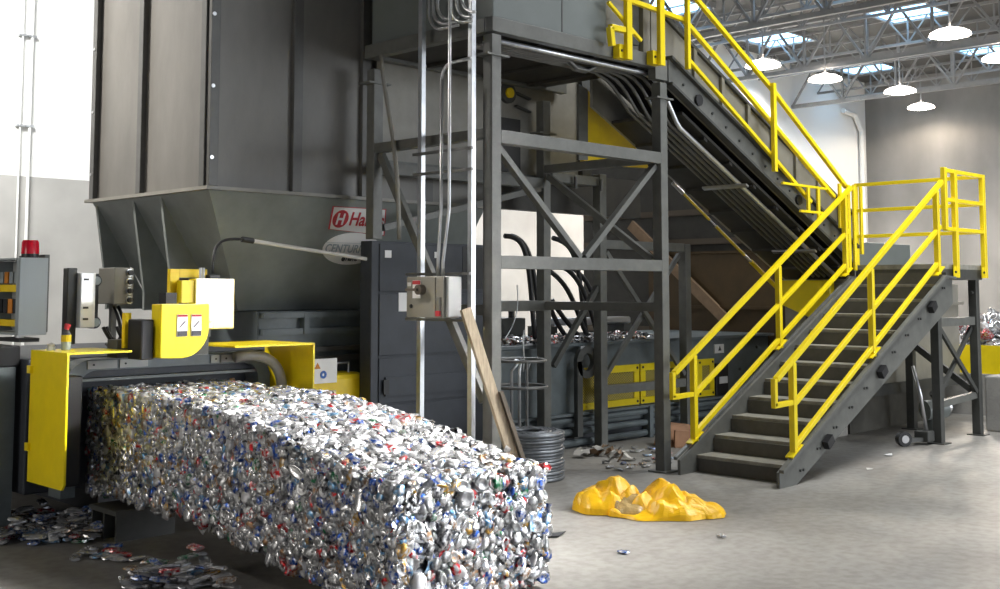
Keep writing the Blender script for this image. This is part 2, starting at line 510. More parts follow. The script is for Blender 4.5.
# second frame under the conveyor
tr = thing('conveyor_trestle', 'shorter dark grey trestle with X brace behind the tower under the conveyor', 'trestle', (9.05, 7.5, 0))
for x, zt in ((9.07, 2.78), (10.55, 2.1)):
    o = MB().box((x - .05, 7.45, 0), (x + .05, 7.55, zt)).build('post', 'frame', tr, .004)
    MB().box((x - .1, 7.4, 0), (x + .1, 7.6, .014)).build('foot_plate', 'frame', o)
for z in (2.06, .57):
    MB().bar((9.12, 7.5, z), (10.5, 7.5, z), .08, .09).build('beam', 'frame', tr, .003)
MB().bar((9.13, 7.47, 1.98), (10.48, 7.47, .66), .035, .05).build('brace', 'frame', tr)
MB().bar((9.13, 7.53, .66), (10.48, 7.53, 1.98), .035, .05).build('brace', 'frame', tr)
MB().bar((9.02, 7.5, 1.62), (8.345, 7.5, .85), .05, .05).build('brace', 'frame_dk', tr)
MB().bar((8.305, 7.5, 2.70), (9.015, 7.5, 2.70), .08, .09).build('tie_beam', 'frame', tr, .003)
for x in (9.0, 8.6):
    MB().cyl((x, 7.42, 2.60), (x, 7.42, 2.72), .018, 8).build('bolt', 'frame_dk', tr)

# ------------------------------------------------------------------ conveyor
SL = -.47
cv = thing('inclined_conveyor', 'long dark grey inclined conveyor climbing left from behind the stairs to the tower', 'conveyor', (11.6, 6.06, 0))
YA, YB = 6.10, 6.97
zc = lambda x: 3.51 + SL * (x - 8.19)              # lower flange of the side channel
X0, X1 = 8.33, 11.80
NRM = Vector((-SL, 0, 1)).normalized()
dirc = Vector((1, 0, SL)).normalized()


def slab(xa, xb, ya, yb, lo, hi):                  # a slab following the slope, heights relative to zc
    return MB().prism([(xa, ya, zc(xa) + lo), (xb, ya, zc(xb) + lo), (xb, ya, zc(xb) + hi), (xa, ya, zc(xa) + hi)], (0, yb - ya, 0))


def slabp(name, xa, xb, ya, yb, lo, hi, m, parent=cv, bevel=0):
    return slab(xa, xb, ya, yb, lo, hi).build(name, m, parent, bevel)


sc_ = slabp('side_channel', X0, X1, YA - .03, YA + .005, .02, .235, 'frame')
for lo, hi in ((.235, .262), (-.006, .02)):
    slabp('channel_flange', X0, X1, YA - .075, YA + .005, lo, hi, 'frame_dk', sc_)
sp_ = slabp('side_plate', 8.31, X1, YA + .01, YA + .03, .0, .60, 'conv')
slabp('plate_lip', X0, X1, YA - .02, YA + .04, .60, .635, 'frame_dk', sp_)
for k in range(7):
    x = 8.75 + k * .45
    slabp('stiffener', x, x + .05, YA - .02, YA + .008, .265, .598, 'conv', sp_)
for k in range(15):
    x = 8.55 + k * .23
    MB().cyl((x, YA - .045, zc(x) + .13), (x, YA - .028, zc(x) + .13), .013, 8).build('bolt', 'frame_dk', sc_)
for x in (8.78, 10.55):
    MB().cyl((x, YA - .055, zc(x) + .12), (x, YA - .031, zc(x) + .12), .055, 12).build('bearing_cap', 'black', sc_)
slabp('side_plate', X0, X1, YB, YB + .03, -.10, .62, 'conv')
slabp('belly_pan', 8.62, X1, YA + .03, YB, -.10, -.07, 'belly')
slabp('belt', X0, X1, YA + .06, YB - .03, .25, .27, 'black')
for k in range(7):
    x = 8.98 + k * .42
    slabp('pan_rib', x, x + .05, YA + .04, YB - .01, -.13, -.1005, 'belly')
# level head section over the tower
hs = MB().box((8.13, YA + .01, 3.665), (8.305, YA + .03, 4.12)); hs.box((7.5, YA + .05, 3.70), (8.13, YA + .08, 4.55)); hs.build('head_side_plate', 'conv', cv)
MB().box((7.86, YA + .01, 3.75), (7.95, YA + .049, 4.4)).build('head_stiffener', 'frame_dk', cv)
MB().box((8.0, YA + .0, 3.69), (8.10, YA + .049, 4.4)).build('head_stiffener', 'conv', cv)
MB().box((TX0 - .01, TY0 - .02, 3.69), (7.48, TY1 + .04, 5.4)).build('head_hood', 'panel', cv, .01)
for x in (6.9,):
    MB().box((x, TY0 - .024, 3.7), (x + .012, TY0 - .019, 5.4)).build('hood_seam', 'rib', cv)
MB().box((7.5, TY1 - .03, 3.70), (8.6, TY1, 4.5)).build('head_side_plate', 'conv', cv)
# tail end by the platform
tl = MB().box((11.78, YA + .005, .46), (14.55, YB, 1.66)); tl.build('tail_housing', 'conv', cv, .006)
MB().box((11.76, YA - .045, .40), (14.6, YA, .52)).build('tail_skirt', 'frame_dk', cv)
MB().box((11.8, YA + .1, 0), (14.3, YB, .458)).build('tail_base', 'tailbase', cv)
MB().box((11.78, YA - .04, 1.40), (14.6, YA, 1.44)).build('tail_rib', 'conv', cv)

MB().box((11.805, YA, 1.661), (11.835, YB + .03, 2.40)).build('end_plate', 'conv', cv)
MB().box((11.9, 6.70, 1.662), (14.5, YB, 2.18)).build('tail_cover', 'panel', cv, .006)
# conduits strapped under the conveyor and the tower top
for k in range(6):
    y = 6.195 + .068 * k
    yt = 6.195 + .036 * k + (.008 if k else 0)
    zz = 3.54 - .006 * k
    xb = 8.42 - .06 * k
    pts = [(6.18, yt, zz), (7.2, yt, zz)]
    if k in (2, 3):
        pts += [(7.3, yt, zz - .05), (7.45, yt, zz - .05), (7.55, yt, zz)]
    zl = lambda x: zc(x) - .19
    x1 = xb + .25
    pts += [(xb - .45, yt, zz)] + bez((xb - .3, (y + yt) / 2, zz), (xb, y, zz), (x1 - .1, y, zl(x1 - .1)), (x1, y, zl(x1)), 6) + [(11.55, y, zl(11.55))]
    o = MB().tube(pts, .016 if k else .022, 8).build('conduit_run', 'galv' if k == 0 else 'conduit_dk', smooth=True)  # inner five get a darker material for the shade they lie in
    names = ['outermost and brightest', 'second from the outside', 'third from the outside', 'fourth from the outside', 'fifth from the outside', 'innermost']
    tag(o, names[k] + ' of six conduits running under the conveyor edge', 'conduit', 'conduits under the conveyor')
for x in (9.6, 10.9):
    o = MB().prism([(x, 6.08, zc(x) - .215), (x + .04, 6.08, zc(x + .04) - .215), (x + .04, 6.08, zc(x + .04) - .235), (x, 6.08, zc(x) - .235)], (0, .52, 0)).build('conduit_strap', 'steel')
    tag(o, 'steel strap across the six conduits, ' + ('upper one' if x < 10 else 'lower one near the platform'), 'strap')

# emergency pull cord
cord = thing('pull_cord', 'thin yellow emergency pull cord slanting below the conveyor from the tower post', 'cord', (9.6, 7.05, 2.6))
a, b = atY(673, 183, 7.035), atY(800, 311, 7.035)
for t0, t1, w, c in ((0, .07, .022, 'steel'), (.07, .26, .014, 'mustard'), (.26, .31, .009, 'steel'), (.31, .53, .016, 'mustard'), (.53, .58, .016, 'steel'), (.58, 1, .026, 'mustard')):
    MB().cyl(a.lerp(b, t0), a.lerp(b, t1), w, 8).build('cord_section' if c != 'steel' else 'turnbuckle', c, cord)
# yellow drive guard behind the tower
gy = 7.14
g = MB().prism([atY(584, 88, gy), atY(584, 164, gy), atY(649, 168, gy), atY(641, 150, gy), atY(586, 88, gy)], (0, .05, 0)).build('drive_guard', 'mustard')
tag(g, 'yellow triangular sheet guard beside the conveyor, seen through the tower', 'guard')
MB().prism([atY(579, 84, gy - .03), atY(588, 90, gy - .03), atY(588, 160, gy - .03), atY(579, 160, gy - .03)], (0, .03, 0)).build('guard_edge', 'frame', g)
# chute panels visible through the tower top
cp = thing('discharge_chute', 'grey steel discharge chute with a round bearing seen through the tower top', 'chute', (6.4, 7.66, 2.7))
MB().box((6.3, 7.66, 2.72), (9.06, 7.74, 3.98)).build('chute_panel', 'conv', cp)
MB().box((8.92, 7.60, 2.72), (9.06, 7.659, 3.98)).build('chute_flange', 'frame_dk', cp)
MB().box((6.3, 7.62, 2.66), (9.06, 7.74, 2.719)).build('chute_flange', 'frame', cp)
c = atY(509, 93, 7.62)
br = MB().cyl((c.x, 7.618, c.z), (c.x, 7.659, c.z), .10, 20).build('bearing', 'frame_dk', cp)
MB().cyl((c.x, 7.595, c.z), (c.x, 7.6175, c.z), .05, 16).build('bearing_cap', 'mustard', br)
MB().box((c.x - .12, 7.62, 2.73), (c.x + .16, 7.659, 3.25)).build('gearbox', 'black', cp)
for z in (3.5, 3.1):
    c2 = atY(524, 96 if z > 3.3 else 109, 7.62)
    MB().bar((c2.x - .1, 7.635, c2.z + .02), (c2.x + .1, 7.635, c2.z - .02), .04, .02).build('bracket', 'frame_dk', cp)

# ------------------------------------------------------------------ yellow walkway railing on the conveyor
wr = thing('walkway_railing', 'yellow tubular railing bolted along the upper conveyor and tower top', 'railing', (8.4, 6.0, 3.5))
YR = 6.0
RW = .042


def rail(name, pts, parent, w=RW, m='yellow'):
    m_ = MB()
    for p, q in zip(pts[:-1], pts[1:]):
        m_.bar(p, q, w)
    return m_.build(name, m, parent, .004)


rail('top_rail', [(7.0, YR, 5.05), (8.1, YR, 5.05), atY(697, 0, YR), atY(771, 88, YR), atY(846, 187, YR)], wr)
rail('mid_rail', [(7.44, YR, 4.10), atY(684, 20, YR) + Vector((0, 0, 0)), atY(771, 122, YR), atY(834, 197, YR)], wr)
rail('low_rail', [atY(686, 57, YR), atY(771, 155, YR), atY(811, 202, YR)], wr, .036)
for (u, v) in ((627, 60), (660, 66)):
    p = atY(u, v, YR - .02)
    o = MB().box((p.x - .035, YR - .055, p.z), (p.x + .035, YR - .012, 5.05)).build('post', 'yellow', wr, .004)
    MB().box((p.x - .09, YR - .012, p.z + .01), (p.x + .035, YR + .058, p.z + .13)).build('bracket', 'yellow', o)
    MB().cyl((p.x - .06, YR - .02, p.z + .075), (p.x - .06, YR - .010, p.z + .075), .012, 8).build('bolt', 'black', o)
p = atY(684, 70, YR)
MB().box((p.x - .022, YR - .065, p.z), (p.x + .022, YR - .022, 4.7)).build('post', 'yellow', wr, .004)
p = atY(771, 172, YR)
MB().box((p.x - .026, YR - .065, p.z), (p.x + .026, YR - .022, atY(771, 86, YR).z + .02)).build('post', 'yellow', wr, .004)
rail('knee_brace', [atY(608, 2, YR), atY(641, 41, YR)], wr, .03)
rail('kick_frame', [atY(632, 32, YR - .02), atY(610, 27, YR - .02), atY(612, 46, YR - .02)], wr, .05)

# ------------------------------------------------------------------ staircase
st = thing('staircase', 'grey steel staircase with yellow handrails climbing right to the platform', 'stairs', (8.3, 5.4, 0))
Y0, Y1 = 4.93, 5.93
NT = 11
tx = lambda k: 8.44 + .285 * k
tz = lambda k: .15 * (k + 1)
SS = .15 / .285


def stringer(y, name):
    n = MB().prism([(8.20, y, 0), (8.46, y, 0), (11.62, y, 1.45), (11.62, y, 1.70), (11.40, y, 1.715), (8.20, y, .125)], (0, .03, 0)).build(name, 'frame', st, .003)
    return n


for y, s in ((Y0, -1), (Y1 - .03, 1)):
    n = stringer(y, 'stringer')
    yo = y - .045 if s < 0 else y + .03
    fwid = .045 if s < 0 else .033
    MB().prism([(8.19, yo, .125), (8.19, yo, .15), (11.39, yo, 1.74), (11.62, yo, 1.725), (11.62, yo, 1.70), (11.40, yo, 1.715)], (0, fwid, 0)).build('stringer_flange', 'frame', n)
    if s < 0:
        for k in range(11):
            for d in (0, .05):
                x = 8.52 + k * .285 + d
                z = .15 * (k + 1) - .04
                MB().cyl((x, y - .012, z), (x, y - .0005, z), .012, 8).build('bolt', 'frame_dk', n)
        for x in (8.93, 9.95, 11.05):
            z = SS * (x - 8.44) + .05
            MB().bar((x - .04, y - .035, z - .03), (x + .05, y - .035, z + .03), .055, .075).build('rail_bracket', 'black', n)
for k in range(NT):
    x, z = tx(k), tz(k)
    t_ = MB().box((x, Y0 + .032, z - .03), (x + .30, Y1 - .032, z)).build('tread', 'tread', st, .003)
    MB().box((x + .26, Y0 + .034, z - .0), (x + .27, Y1 - .034, z + .12)).build('riser', 'riser', st)
MB().box((8.46, Y0 + .034, .0), (8.47, Y1 - .034, .118)).build('riser', 'riser', st)


def handrail(y, foots, topu, near):
    h = None
    x0, x1 = 8.13, 11.42
    g = lambda x: .87 + (2.695 - .87) / (11.42 - 8.16) * (x - 8.16)
    m_ = MB()
    m_.bar((8.16, y, g(8.16)), (x1, y, g(x1)), .045); m_.bar((8.135, y, g(8.16) + .01), (8.135, y, .66), .042); m_.bar((8.115, y, .665), (8.44, y, .675), .042)
    h = m_.build('handrail', 'yellow', st, .004)
    mid = lambda x: .66 + (2.22 - .66) / (11.33 - 8.44) * (x - 8.44)
    low = lambda x: .31 + (1.86 - .31) / (11.27 - 8.42) * (x - 8.42)
    MB().bar((8.45, y, mid(8.45)), (11.35, y, mid(11.35)), .04).build('mid_rail', 'yellow', h, .004)
    MB().bar((8.45, y, low(8.45)), (11.30, y, low(11.30)), .04).build('low_rail', 'yellow', h, .004)
    for x in foots:
        zb = SS * (x - 8.19) + .155
        MB().box((x - .026, y - .026, zb - .03), (x + .026, y + .026, g(x) - .02)).build('post', 'yellow', h, .004)
        MB().bar((x - .08, y, zb - .042), (x + .09, y, zb + .047), .07, .012).build('post_base', 'yellow', h)


handrail(4.925, (8.42, 9.83, 11.27), 0, True)
handrail(5.925, (8.45, 9.90, 11.27), 0, False)

# ------------------------------------------------------------------ access platform
PZ = 1.86
pf = thing('access_platform', 'dark grey raised platform with yellow guard rails at the top of the stairs', 'platform', (12.2, 5.6, 0))
yp = 5.06
XA, XB = 11.64, 12.80
MB().box((XA, yp + .04, PZ - .05), (XB, 6.015, PZ)).build('deck', 'tread', pf)
MB().box((11.86, 6.031, PZ - .05), (XB, 6.62, PZ)).build('deck', 'tread', pf)
MB().box((XA, yp + .035, PZ - .16), (XB, yp + .09, PZ - .051)).build('edge_channel', 'frame_dk', pf)
MB().box((XB - .07, yp + .091, PZ - .16), (XB, 6.62, PZ - .051)).build('edge_channel', 'frame_dk', pf)
MB().box((XA, yp + .091, PZ - .16), (XA + .07, 5.99, PZ - .051)).build('edge_channel', 'frame_dk', pf)
for (x, y) in ((11.74, 5.17), (12.74, 5.17), (12.74, 5.92)):
    o = MB().box((x - .045, y - .045, 0), (x + .045, y + .045, PZ - .161)).build('leg', 'frame_dk', pf, .004)
    MB().box((x - .09, y - .09, 0), (x + .09, y + .09, .012)).build('foot_plate', 'frame_dk', o)
    MB().cyl((x - .09, y - .0, PZ - .30), (x + .09, y - .0, PZ - .30), .02, 8).build('bolt', 'frame_dk', o)
MB().bar((11.79, 5.17, 1.25), (12.69, 5.17, 1.25), .05, .09).build('cross_beam', 'frame', pf)
MB().bar((11.79, 5.17, .40), (12.69, 5.17, .44), .05, .07).build('cross_beam', 'frame', pf)
MB().bar((11.79, 5.15, 1.18), (12.69, 5.15, .47), .03, .05).build('brace', 'frame_dk', pf)
MB().bar((11.79, 5.19, .47), (12.69, 5.19, 1.18), .03, .05).build('brace', 'frame_dk', pf)
MB().bar((11.74, 5.22, 1.25), (11.74, 5.87, .75), .03, .05).build('brace', 'frame_dk', pf)
MB().bar((12.74, 5.22, .48), (12.74, 5.87, .95), .04, .07).build('brace', 'frame_dk', pf)


def vpost(x, y, z0, z1, w=.06, d=.05, foot=True):
    o = MB().box((x - w / 2, y - d / 2, z0), (x + w / 2, y + d / 2, z1)).build('guard_post', 'yellow', pf, .004)
    if foot:
        MB().box((x - w / 2 - .07, y - d / 2 + .01, z0), (x + w / 2 + .0, y - d / 2 + .02, z0 + .12)).build('post_bracket', 'yellow', o)
        MB().cyl((x - w / 2 - .035, y - d / 2 - .002, z0 + .06), (x - w / 2 - .035, y - d / 2 + .01, z0 + .06), .013, 8).build('bolt', 'black', o)
    return o


xl, xr = atY(955, 220, yp).x, atY(983, 220, yp).x
vpost(xl, yp, PZ - .14, 2.87, .065); vpost(xr, yp, PZ - .14, 2.87, .065)
vpost(atY(945, 220, yp).x, yp, PZ + .36, 2.88, .06, foot=False)
for z in (2.85, 2.54, 2.23):
    MB().bar((atY(945, 220, yp).x, yp, z), (xr, yp, z), .042).build('guard_rail', 'yellow', pf, .004)
    MB().bar((xr, yp + .04, z), (xr, 6.58, z), .042).build('guard_rail', 'yellow', pf, .004)
vpost(xr, 6.58, PZ - .02, 2.86, foot=False)
for u, z0 in ((841, 2.25), (849.5, 1.80), (855, 1.80), (862, 1.98)):
    p = atY(u, 250, 5.965)
    vpost(p.x, 5.965, z0, 2.73, .05, .026, foot=False)
# short rail in front of the conveyor
MB().bar(atY(782, 183, 5.9645), atY(826, 189, 5.9645), .026).build('guard_rail', 'yellow', pf, .004)
MB().bar(atY(800, 211, 5.9645), atY(822, 213, 5.9645), .026).build('guard_rail', 'yellow', pf, .004)
for u, va, vb in ((808, 187, 212), (818, 188, 221)):
    pa, pb = atY(u, va, 5.9645), atY(u, vb, 5.9645)
    MB().box((pa.x - .022, 5.952, pb.z), (pa.x + .022, 5.977, pa.z)).build('guard_post', 'yellow', pf, .004)

# ------------------------------------------------------------------ hopper
HX0, HX1, HY0, HY1, HZ = 4.69, 7.7, 7.80, 9.76, 2.37
hp = thing('feed_hopper', 'tall dark grey sheet steel hopper with tapered bottom over the baler', 'hopper', (6, 8.8, 1.5))
m = MB()
m.box((HX0, HY0, HZ + .03), (HX0 + .03, HY1, 5.6)); m.box((HX0 + .031, HY0, HZ + .03), (HX1, HY0 + .03, 5.6)); m.box((HX0 + .031, HY1 - .03, HZ + .03), (HX1, HY1, 5.6)); m.box((HX1 - .03, HY0 + .031, HZ + .03), (HX1, HY1 - .031, 5.6))
m.build('upper_bin', 'hopper', hp)
fl_ = MB()
fl_.box((HX0 - .05, HY0 - .05, HZ), (HX1 + .05, HY0 + .06, HZ + .028)); fl_.box((HX0 - .05, HY0 + .061, HZ), (HX0 + .06, HY1 + .06, HZ + .028))
fl_.build('bottom_flange', 'conv', hp)
for y in (HY0 + .012, 8.82, HY1 - .09):
    MB().box((HX0 - .045, y, HZ + .03), (HX0 - .001, y + .075, 5.6)).build('stiffener', 'rib', hp, .003)
for x in (HX0 - .03, 5.44, 6.16, 6.9):
    w = .09 if x > 5 else .08
    MB().box((x, HY0 - .045, HZ + .03), (x + w, HY0 - .001, 5.6)).build('stiffener', 'rib', hp, .003)
for z in (2.62, 3.18, 3.75):
    MB().cyl((HX0 - .01, HY0 - .052, z), (HX0 - .01, HY0 - .046, z), .016, 10).build('bolt', 'galv', hp)
    MB().cyl((HX0 - .052, HY1 - .05, z), (HX0 - .046, HY1 - .05, z), .012, 10).build('bolt', 'galv', hp)
# taper
TZ = 1.42
bx0, by0 = 5.27, 8.27
tp = MB().add([(HX0, HY0, HZ), (HX1, HY0, HZ), (HX1, HY1, HZ), (HX0, HY1, HZ), (bx0, by0, TZ), (7.5, by0, TZ), (7.5, HY1 - .1, TZ), (bx0, HY1 - .1, TZ)],
              [(0, 1, 5, 4), (1, 2, 6, 5), (2, 3, 7, 6), (3, 0, 4, 7), (4, 5, 6, 7), (0, 3, 2, 1)]).build('tapered_chute', 'taper', hp)
for y in (8.55, 9.02, HY1 - .06):
    MB().prism([(HX0 + .01, y, HZ - .003), (HX0 + .13, y, TZ + .15), (HX0 + .13, y, TZ), (bx0 - .01, y, TZ), (HX0 + .03, y, HZ - .003)], (0, .035, 0)).build('gusset', 'taper', hp)
# signs on the chute face
fy = Vector((0, by0 - HY0, TZ - HZ)).normalized()
upv = -fy
xv = Vector((1, 0, 0)); nv = xv.cross(upv)


def on_face(u, v):
    d = ray(u, v); o = Vector((0, 0, EYE)); p0 = Vector((HX0, HY0, HZ))
    return o + d * ((p0 - o).dot(nv) / d.dot(nv))


def face_m(p, off=.006):
    mm = Matrix((xv, upv, nv)).transposed().to_4x4()
    mm.translation = p + nv * off
    return mm


sg = thing('company_sign', 'white parallelogram sign with red lettering and a red round emblem on the hopper', 'sign', on_face(330, 231))
q = [on_face(328, 229), on_face(384, 235.5), on_face(386, 209), on_face(332.5, 206)]
MB().prism([p + nv * .002 for p in q], nv * .004).build('sign_border', 'decalred', sg)
ctr = sum(q, Vector()) / 4
MB().prism([p + (ctr - p) * .045 + nv * .0065 for p in q], nv * .002).build('sign_face', 'decal', sg)
c = on_face(340, 218.5)
em = MB().ring(c + nv * .0095, nv, .001, .083, .002, 32).build('emblem', 'decalred', sg)
mt = face_m(c, .0115)
mt.translation = mt.translation - xv * .045 - upv * .05
text('emblem_letter', 'H', .145, 'decal', em, mt, .0008, .004, xs=.85)
mt = face_m(on_face(347.5, 224.5), .0095)
text('lettering', 'Harris', .175, 'decalred', sg, mt, .0008, .004, xs=.86)
se = thing('oval_sign', 'grey white oval sign below the red lettered one on the hopper', 'sign', on_face(350, 248))
c = on_face(351, 248.5)
n_ = 40
ov = [c + xv * (.31 * math.cos(2 * math.pi * k / n_)) + upv * (.155 * math.sin(2 * math.pi * k / n_)) + nv * .003 for k in range(n_)]
MB().prism(ov, nv * .004).build('sign_face', 'decal', se)
MB().bar(c + xv * -.30 + upv * .055 + nv * .008, c + xv * .30 + upv * .055 + nv * .008, .002, .006, nv).build('rule', 'decalgrey', se)
mt = face_m(c - xv * .285 - upv * .035, .0085)
text('lettering', 'CENTURION', .108, 'decalgrey', se, mt, .0008, .0015, xs=.86)
mt = face_m(c - xv * .03 - upv * .115, .0085)
text('small_lettering', 'Harris', .05, 'decaldark', se, mt, .0008, .002)
MB().ring(c - xv * .055 - upv * .10 + nv * .0085, nv, .001, .022, .002, 20).build('small_emblem', 'decaldark', se)

# ------------------------------------------------------------------ baler
bl = thing('baler_body', 'long blue grey two ram baler body under the hopper and conveyor', 'baler', (8, 8.5, 0))
MB().box((3.24, 7.62, .24), (5.28, 9.6, 1.13)).build('bale_chamber', 'body_dk', bl, .01)
for xa in (3.9, 4.9):
    MB().box((xa, 7.9, 0), (xa + .2, 9.5, .239)).build('chamber_skid', 'body_dk', bl)
MB().box((5.30, 8.02, .02), (7.55, 9.7, 1.415)).build('charge_box', 'body', bl, .01)
for z, h, d in ((1.36, .045, .06), (1.22, .05, .05), (1.07, .04, .07), (.98, .05, .05)):
    MB().box((5.32, 8.02 - d, z), (7.5, 8.018, z + h)).build('charge_box_rib', 'rib' if z < 1.2 else 'body', bl)
MB().box((5.72, 7.955, 1.22), (5.77, 8.018, 1.40)).build('charge_box_rib', 'body', bl)
rb = MB().box((7.62, 7.70, .20), (12.6, 9.4, 1.02)).build('ram_body', 'body', bl, .01)
MB().box((7.62, 7.64, 1.021), (12.64, 9.4, 1.05)).build('top_flange', 'body', bl)
for z in (.28, .16, .05):
    MB().cyl((7.62, 7.66, z), (12.55, 7.66, z), .034, 10).build('base_rail', 'body', bl)
MB().box((7.62, 7.70, 0), (12.55, 9.3, .198)).build('base_skid', 'body_dk', bl)
for x in (8.05, 10.02, 11.6):
    MB().box((x, 7.60, .0), (x + .06, 7.699, .34)).build('base_stiffener', 'body', bl)
MB().box((7.62, 7.615, .325), (12.55, 7.699, .35)).build('base_ledge', 'body', bl)
for (xa, xb) in ((8.90, 9.92), (9.95, 10.97), (11.02, 11.35)):
    d = MB()
    z0, z1, y0 = .36, .79, 7.665
    d.box((xa, y0, z0), (xb, y0 + .03, z0 + .07)); d.box((xa, y0, z1 - .075), (xb, y0 + .03, z1)); d.box((xa, y0, z0 + .071), (xa + .085, y0 + .03, z1 - .076)); d.box((xb - .085, y0, z0 + .071), (xb, y0 + .03, z1 - .076))
    o = d.build('guard_door', 'yellow', bl, .003)
    MB().box((xa + .086, y0 + .012, z0 + .072), (xb - .086, y0 + .02, z1 - .077)).build('mesh_infill', 'mesh', o)
    for x in (xa + .035, xb - .035):
        for z in (z0 + .035, z1 - .037):
            MB().cyl((x, y0 - .008, z), (x, y0 - .0005, z), .014, 8).build('bolt', 'black', o)
p = atY(720, 349, 7.66)
o = MB().box((p.x - .07, 7.685, p.z - .05), (p.x + .12, 7.699, p.z + .055)).build('warning_plate', 'decal', bl)
MB().prism([(p.x - .0, 7.680, p.z - .02), (p.x + .06, 7.680, p.z - .02), (p.x + .03, 7.680, p.z + .035)], (0, .004, 0)).build('warning_symbol', 'decaldark', o)
p = atY(722, 379, 7.68)
sl_ = MB()
sl_.box((p.x - .13, 7.672, p.z - .19), (p.x + .13, 7.6985, p.z + .19))
sl_.build('hand_opening', 'black', bl, .012)
MB().box((p.x - .075, 7.66, p.z - .05), (p.x + .09, 7.671, p.z + .03)).build('opening_label', 'white', bl)
for u, v in ((740, 369), (757, 347), (757, 377)):
    p = atY(u, v, 7.69)
    MB().cyl((p.x, 7.685, p.z), (p.x, 7.699, p.z), .018, 8).build('bolt', 'frame_dk', bl)
# hook-shaped lug at the body end
c = atY(586, 362, 7.58)
lg = MB().ring((c.x, 7.58, c.z), (0, 1, 0), .09, .165, .05, 28)
lg.box((c.x - .16, 7.555, .12), (c.x - .08, 7.605, c.z + .01))
lg.build('ring_lug', 'frame_dk', bl, smooth='auto')
MB().box((c.x - .16, 7.60, .1), (c.x - .1, 7.699, .2)).build('lug_base', 'frame_dk', bl)

# cabinet under the tower's rear leg
cb = thing('equipment_cabinet', 'dark blue grey steel cabinet with white labels standing behind the conduit posts', 'cabinet', (6.8, 7.6, 0))
MB().box((6.06, 7.49, 0), (7.42, 7.64, 2.005)).build('body', 'body_dk', cb, .006)
dz = [(0.02, .62), (.64, 1.02), (1.04, 1.56), (1.58, 1.985)]
for a, b in dz:
    MB().box((6.14, 7.478, a), (7.36, 7.4895, b)).build('panel', 'body_dk', cb, .004)
MB().box((6.2, 7.462, .70), (7.3, 7.477, .86)).build('cross_strap', 'body_dk', cb)
MB().box((6.17, 7.45, .72), (6.23, 7.4615, .84)).build('latch', 'black', cb)
for u, v, s in ((388, 254, .035), (437, 255, .03), (403, 302, .05)):
    p = atY(u, v, 7.476)
    MB().box((p.x - s, 7.472, p.z - s * (1.6 if s > .04 else .9)), (p.x + s, 7.4775, p.z + s * (1.6 if s > .04 else .9))).build('label', 'white', cb)
MB().box((7.1, 7.478 - .004, 1.6), (7.36, 7.4775, 1.98)).build('louvre', 'black', cb)

# yellow end guard with warning sticker, left of the cabinet
EGY = 7.655
eg = thing('end_guard', 'yellow corner guard box with a warning sticker left of the dark cabinet', 'guard', (5.8, 7.66, 0))
MB().box((5.54, EGY, .02), (6.14, 7.95, .90)).build('guard_box', 'mustard', eg, .05)
p = atY(327, 365, 7.62)
o = MB().box((5.56, 7.646, .83), (5.83, 7.654, 1.03)).build('sticker', 'decal', eg)
MB().ring((5.69, 7.643, .90), (0, 1, 0), .012, .032, .004, 20).build('sticker_symbol', 'blue', o)
MB().prism([(5.60, 7.642, .95), (5.66, 7.642, .95), (5.63, 7.642, 1.0)], (0, .003, 0)).build('sticker_symbol', 'orange', o)
MB().tube([(5.87, 7.74, .901), (5.87, 7.74, .98), (6.02, 7.74, .98), (6.02, 7.74, .901)], .009, 8).build('handle', 'galv', eg)

# exit guards (yellow hoods) each side of the bale opening
for side in (0, 1):
    if side == 0:
        t = thing('exit_guard', 'yellow sheet steel guard on the left of the bale opening', 'guard', (3.22, 7.0, .35), 'bale exit guards')
        MB().prism([(3.21, 6.965, .385), (3.21, 6.995, .35), (3.21, 7.50, .35), (3.21, 7.50, 1.2), (3.21, 6.965, 1.2)], (.014, 0, 0)).build('side_sheet', 'yellow', t)
        MB().box((3.225, 6.965, 1.188), (3.645, 7.50, 1.2)).build('top_sheet', 'yellow', t)
        for z in (.55, 1.05):
            MB().box((3.19, 7.46, z), (3.209, 7.51, z + .05)).build('hinge', 'yellow', t)
    else:
        t = thing('exit_guard', 'yellow sheet steel guard on the right of the bale opening', 'guard', (5.1, 7.0, .35), 'bale exit guards')
        MB().box((5.09, 6.965, .35), (5.104, 7.60, 1.2)).build('side_sheet', 'yellow', t)
        MB().box((4.42, 6.965, 1.188), (5.089, 7.60, 1.2)).build('top_sheet', 'yellow', t)

# exit frame: heavy rounded yoke
ef = thing('bale_port', 'dark steel rounded frame around the bale opening of the baler', 'frame', (4.2, 7.5, .2))
ya, yb = 7.42, 7.60


def yoke(x0, x1, z0, z1, r, n=8):
    pts = [(x0, z0)] + [(x0 + r - r * math.cos(a), z1 - r + r * math.sin(a)) for a in [math.pi / 2 * i / n for i in range(n + 1)]]
    pts += [(x1 - r + r * math.sin(a), z1 - r + r * math.cos(a)) for a in [math.pi / 2 * i / n for i in range(n + 1)]] + [(x1, z0)]
    return pts


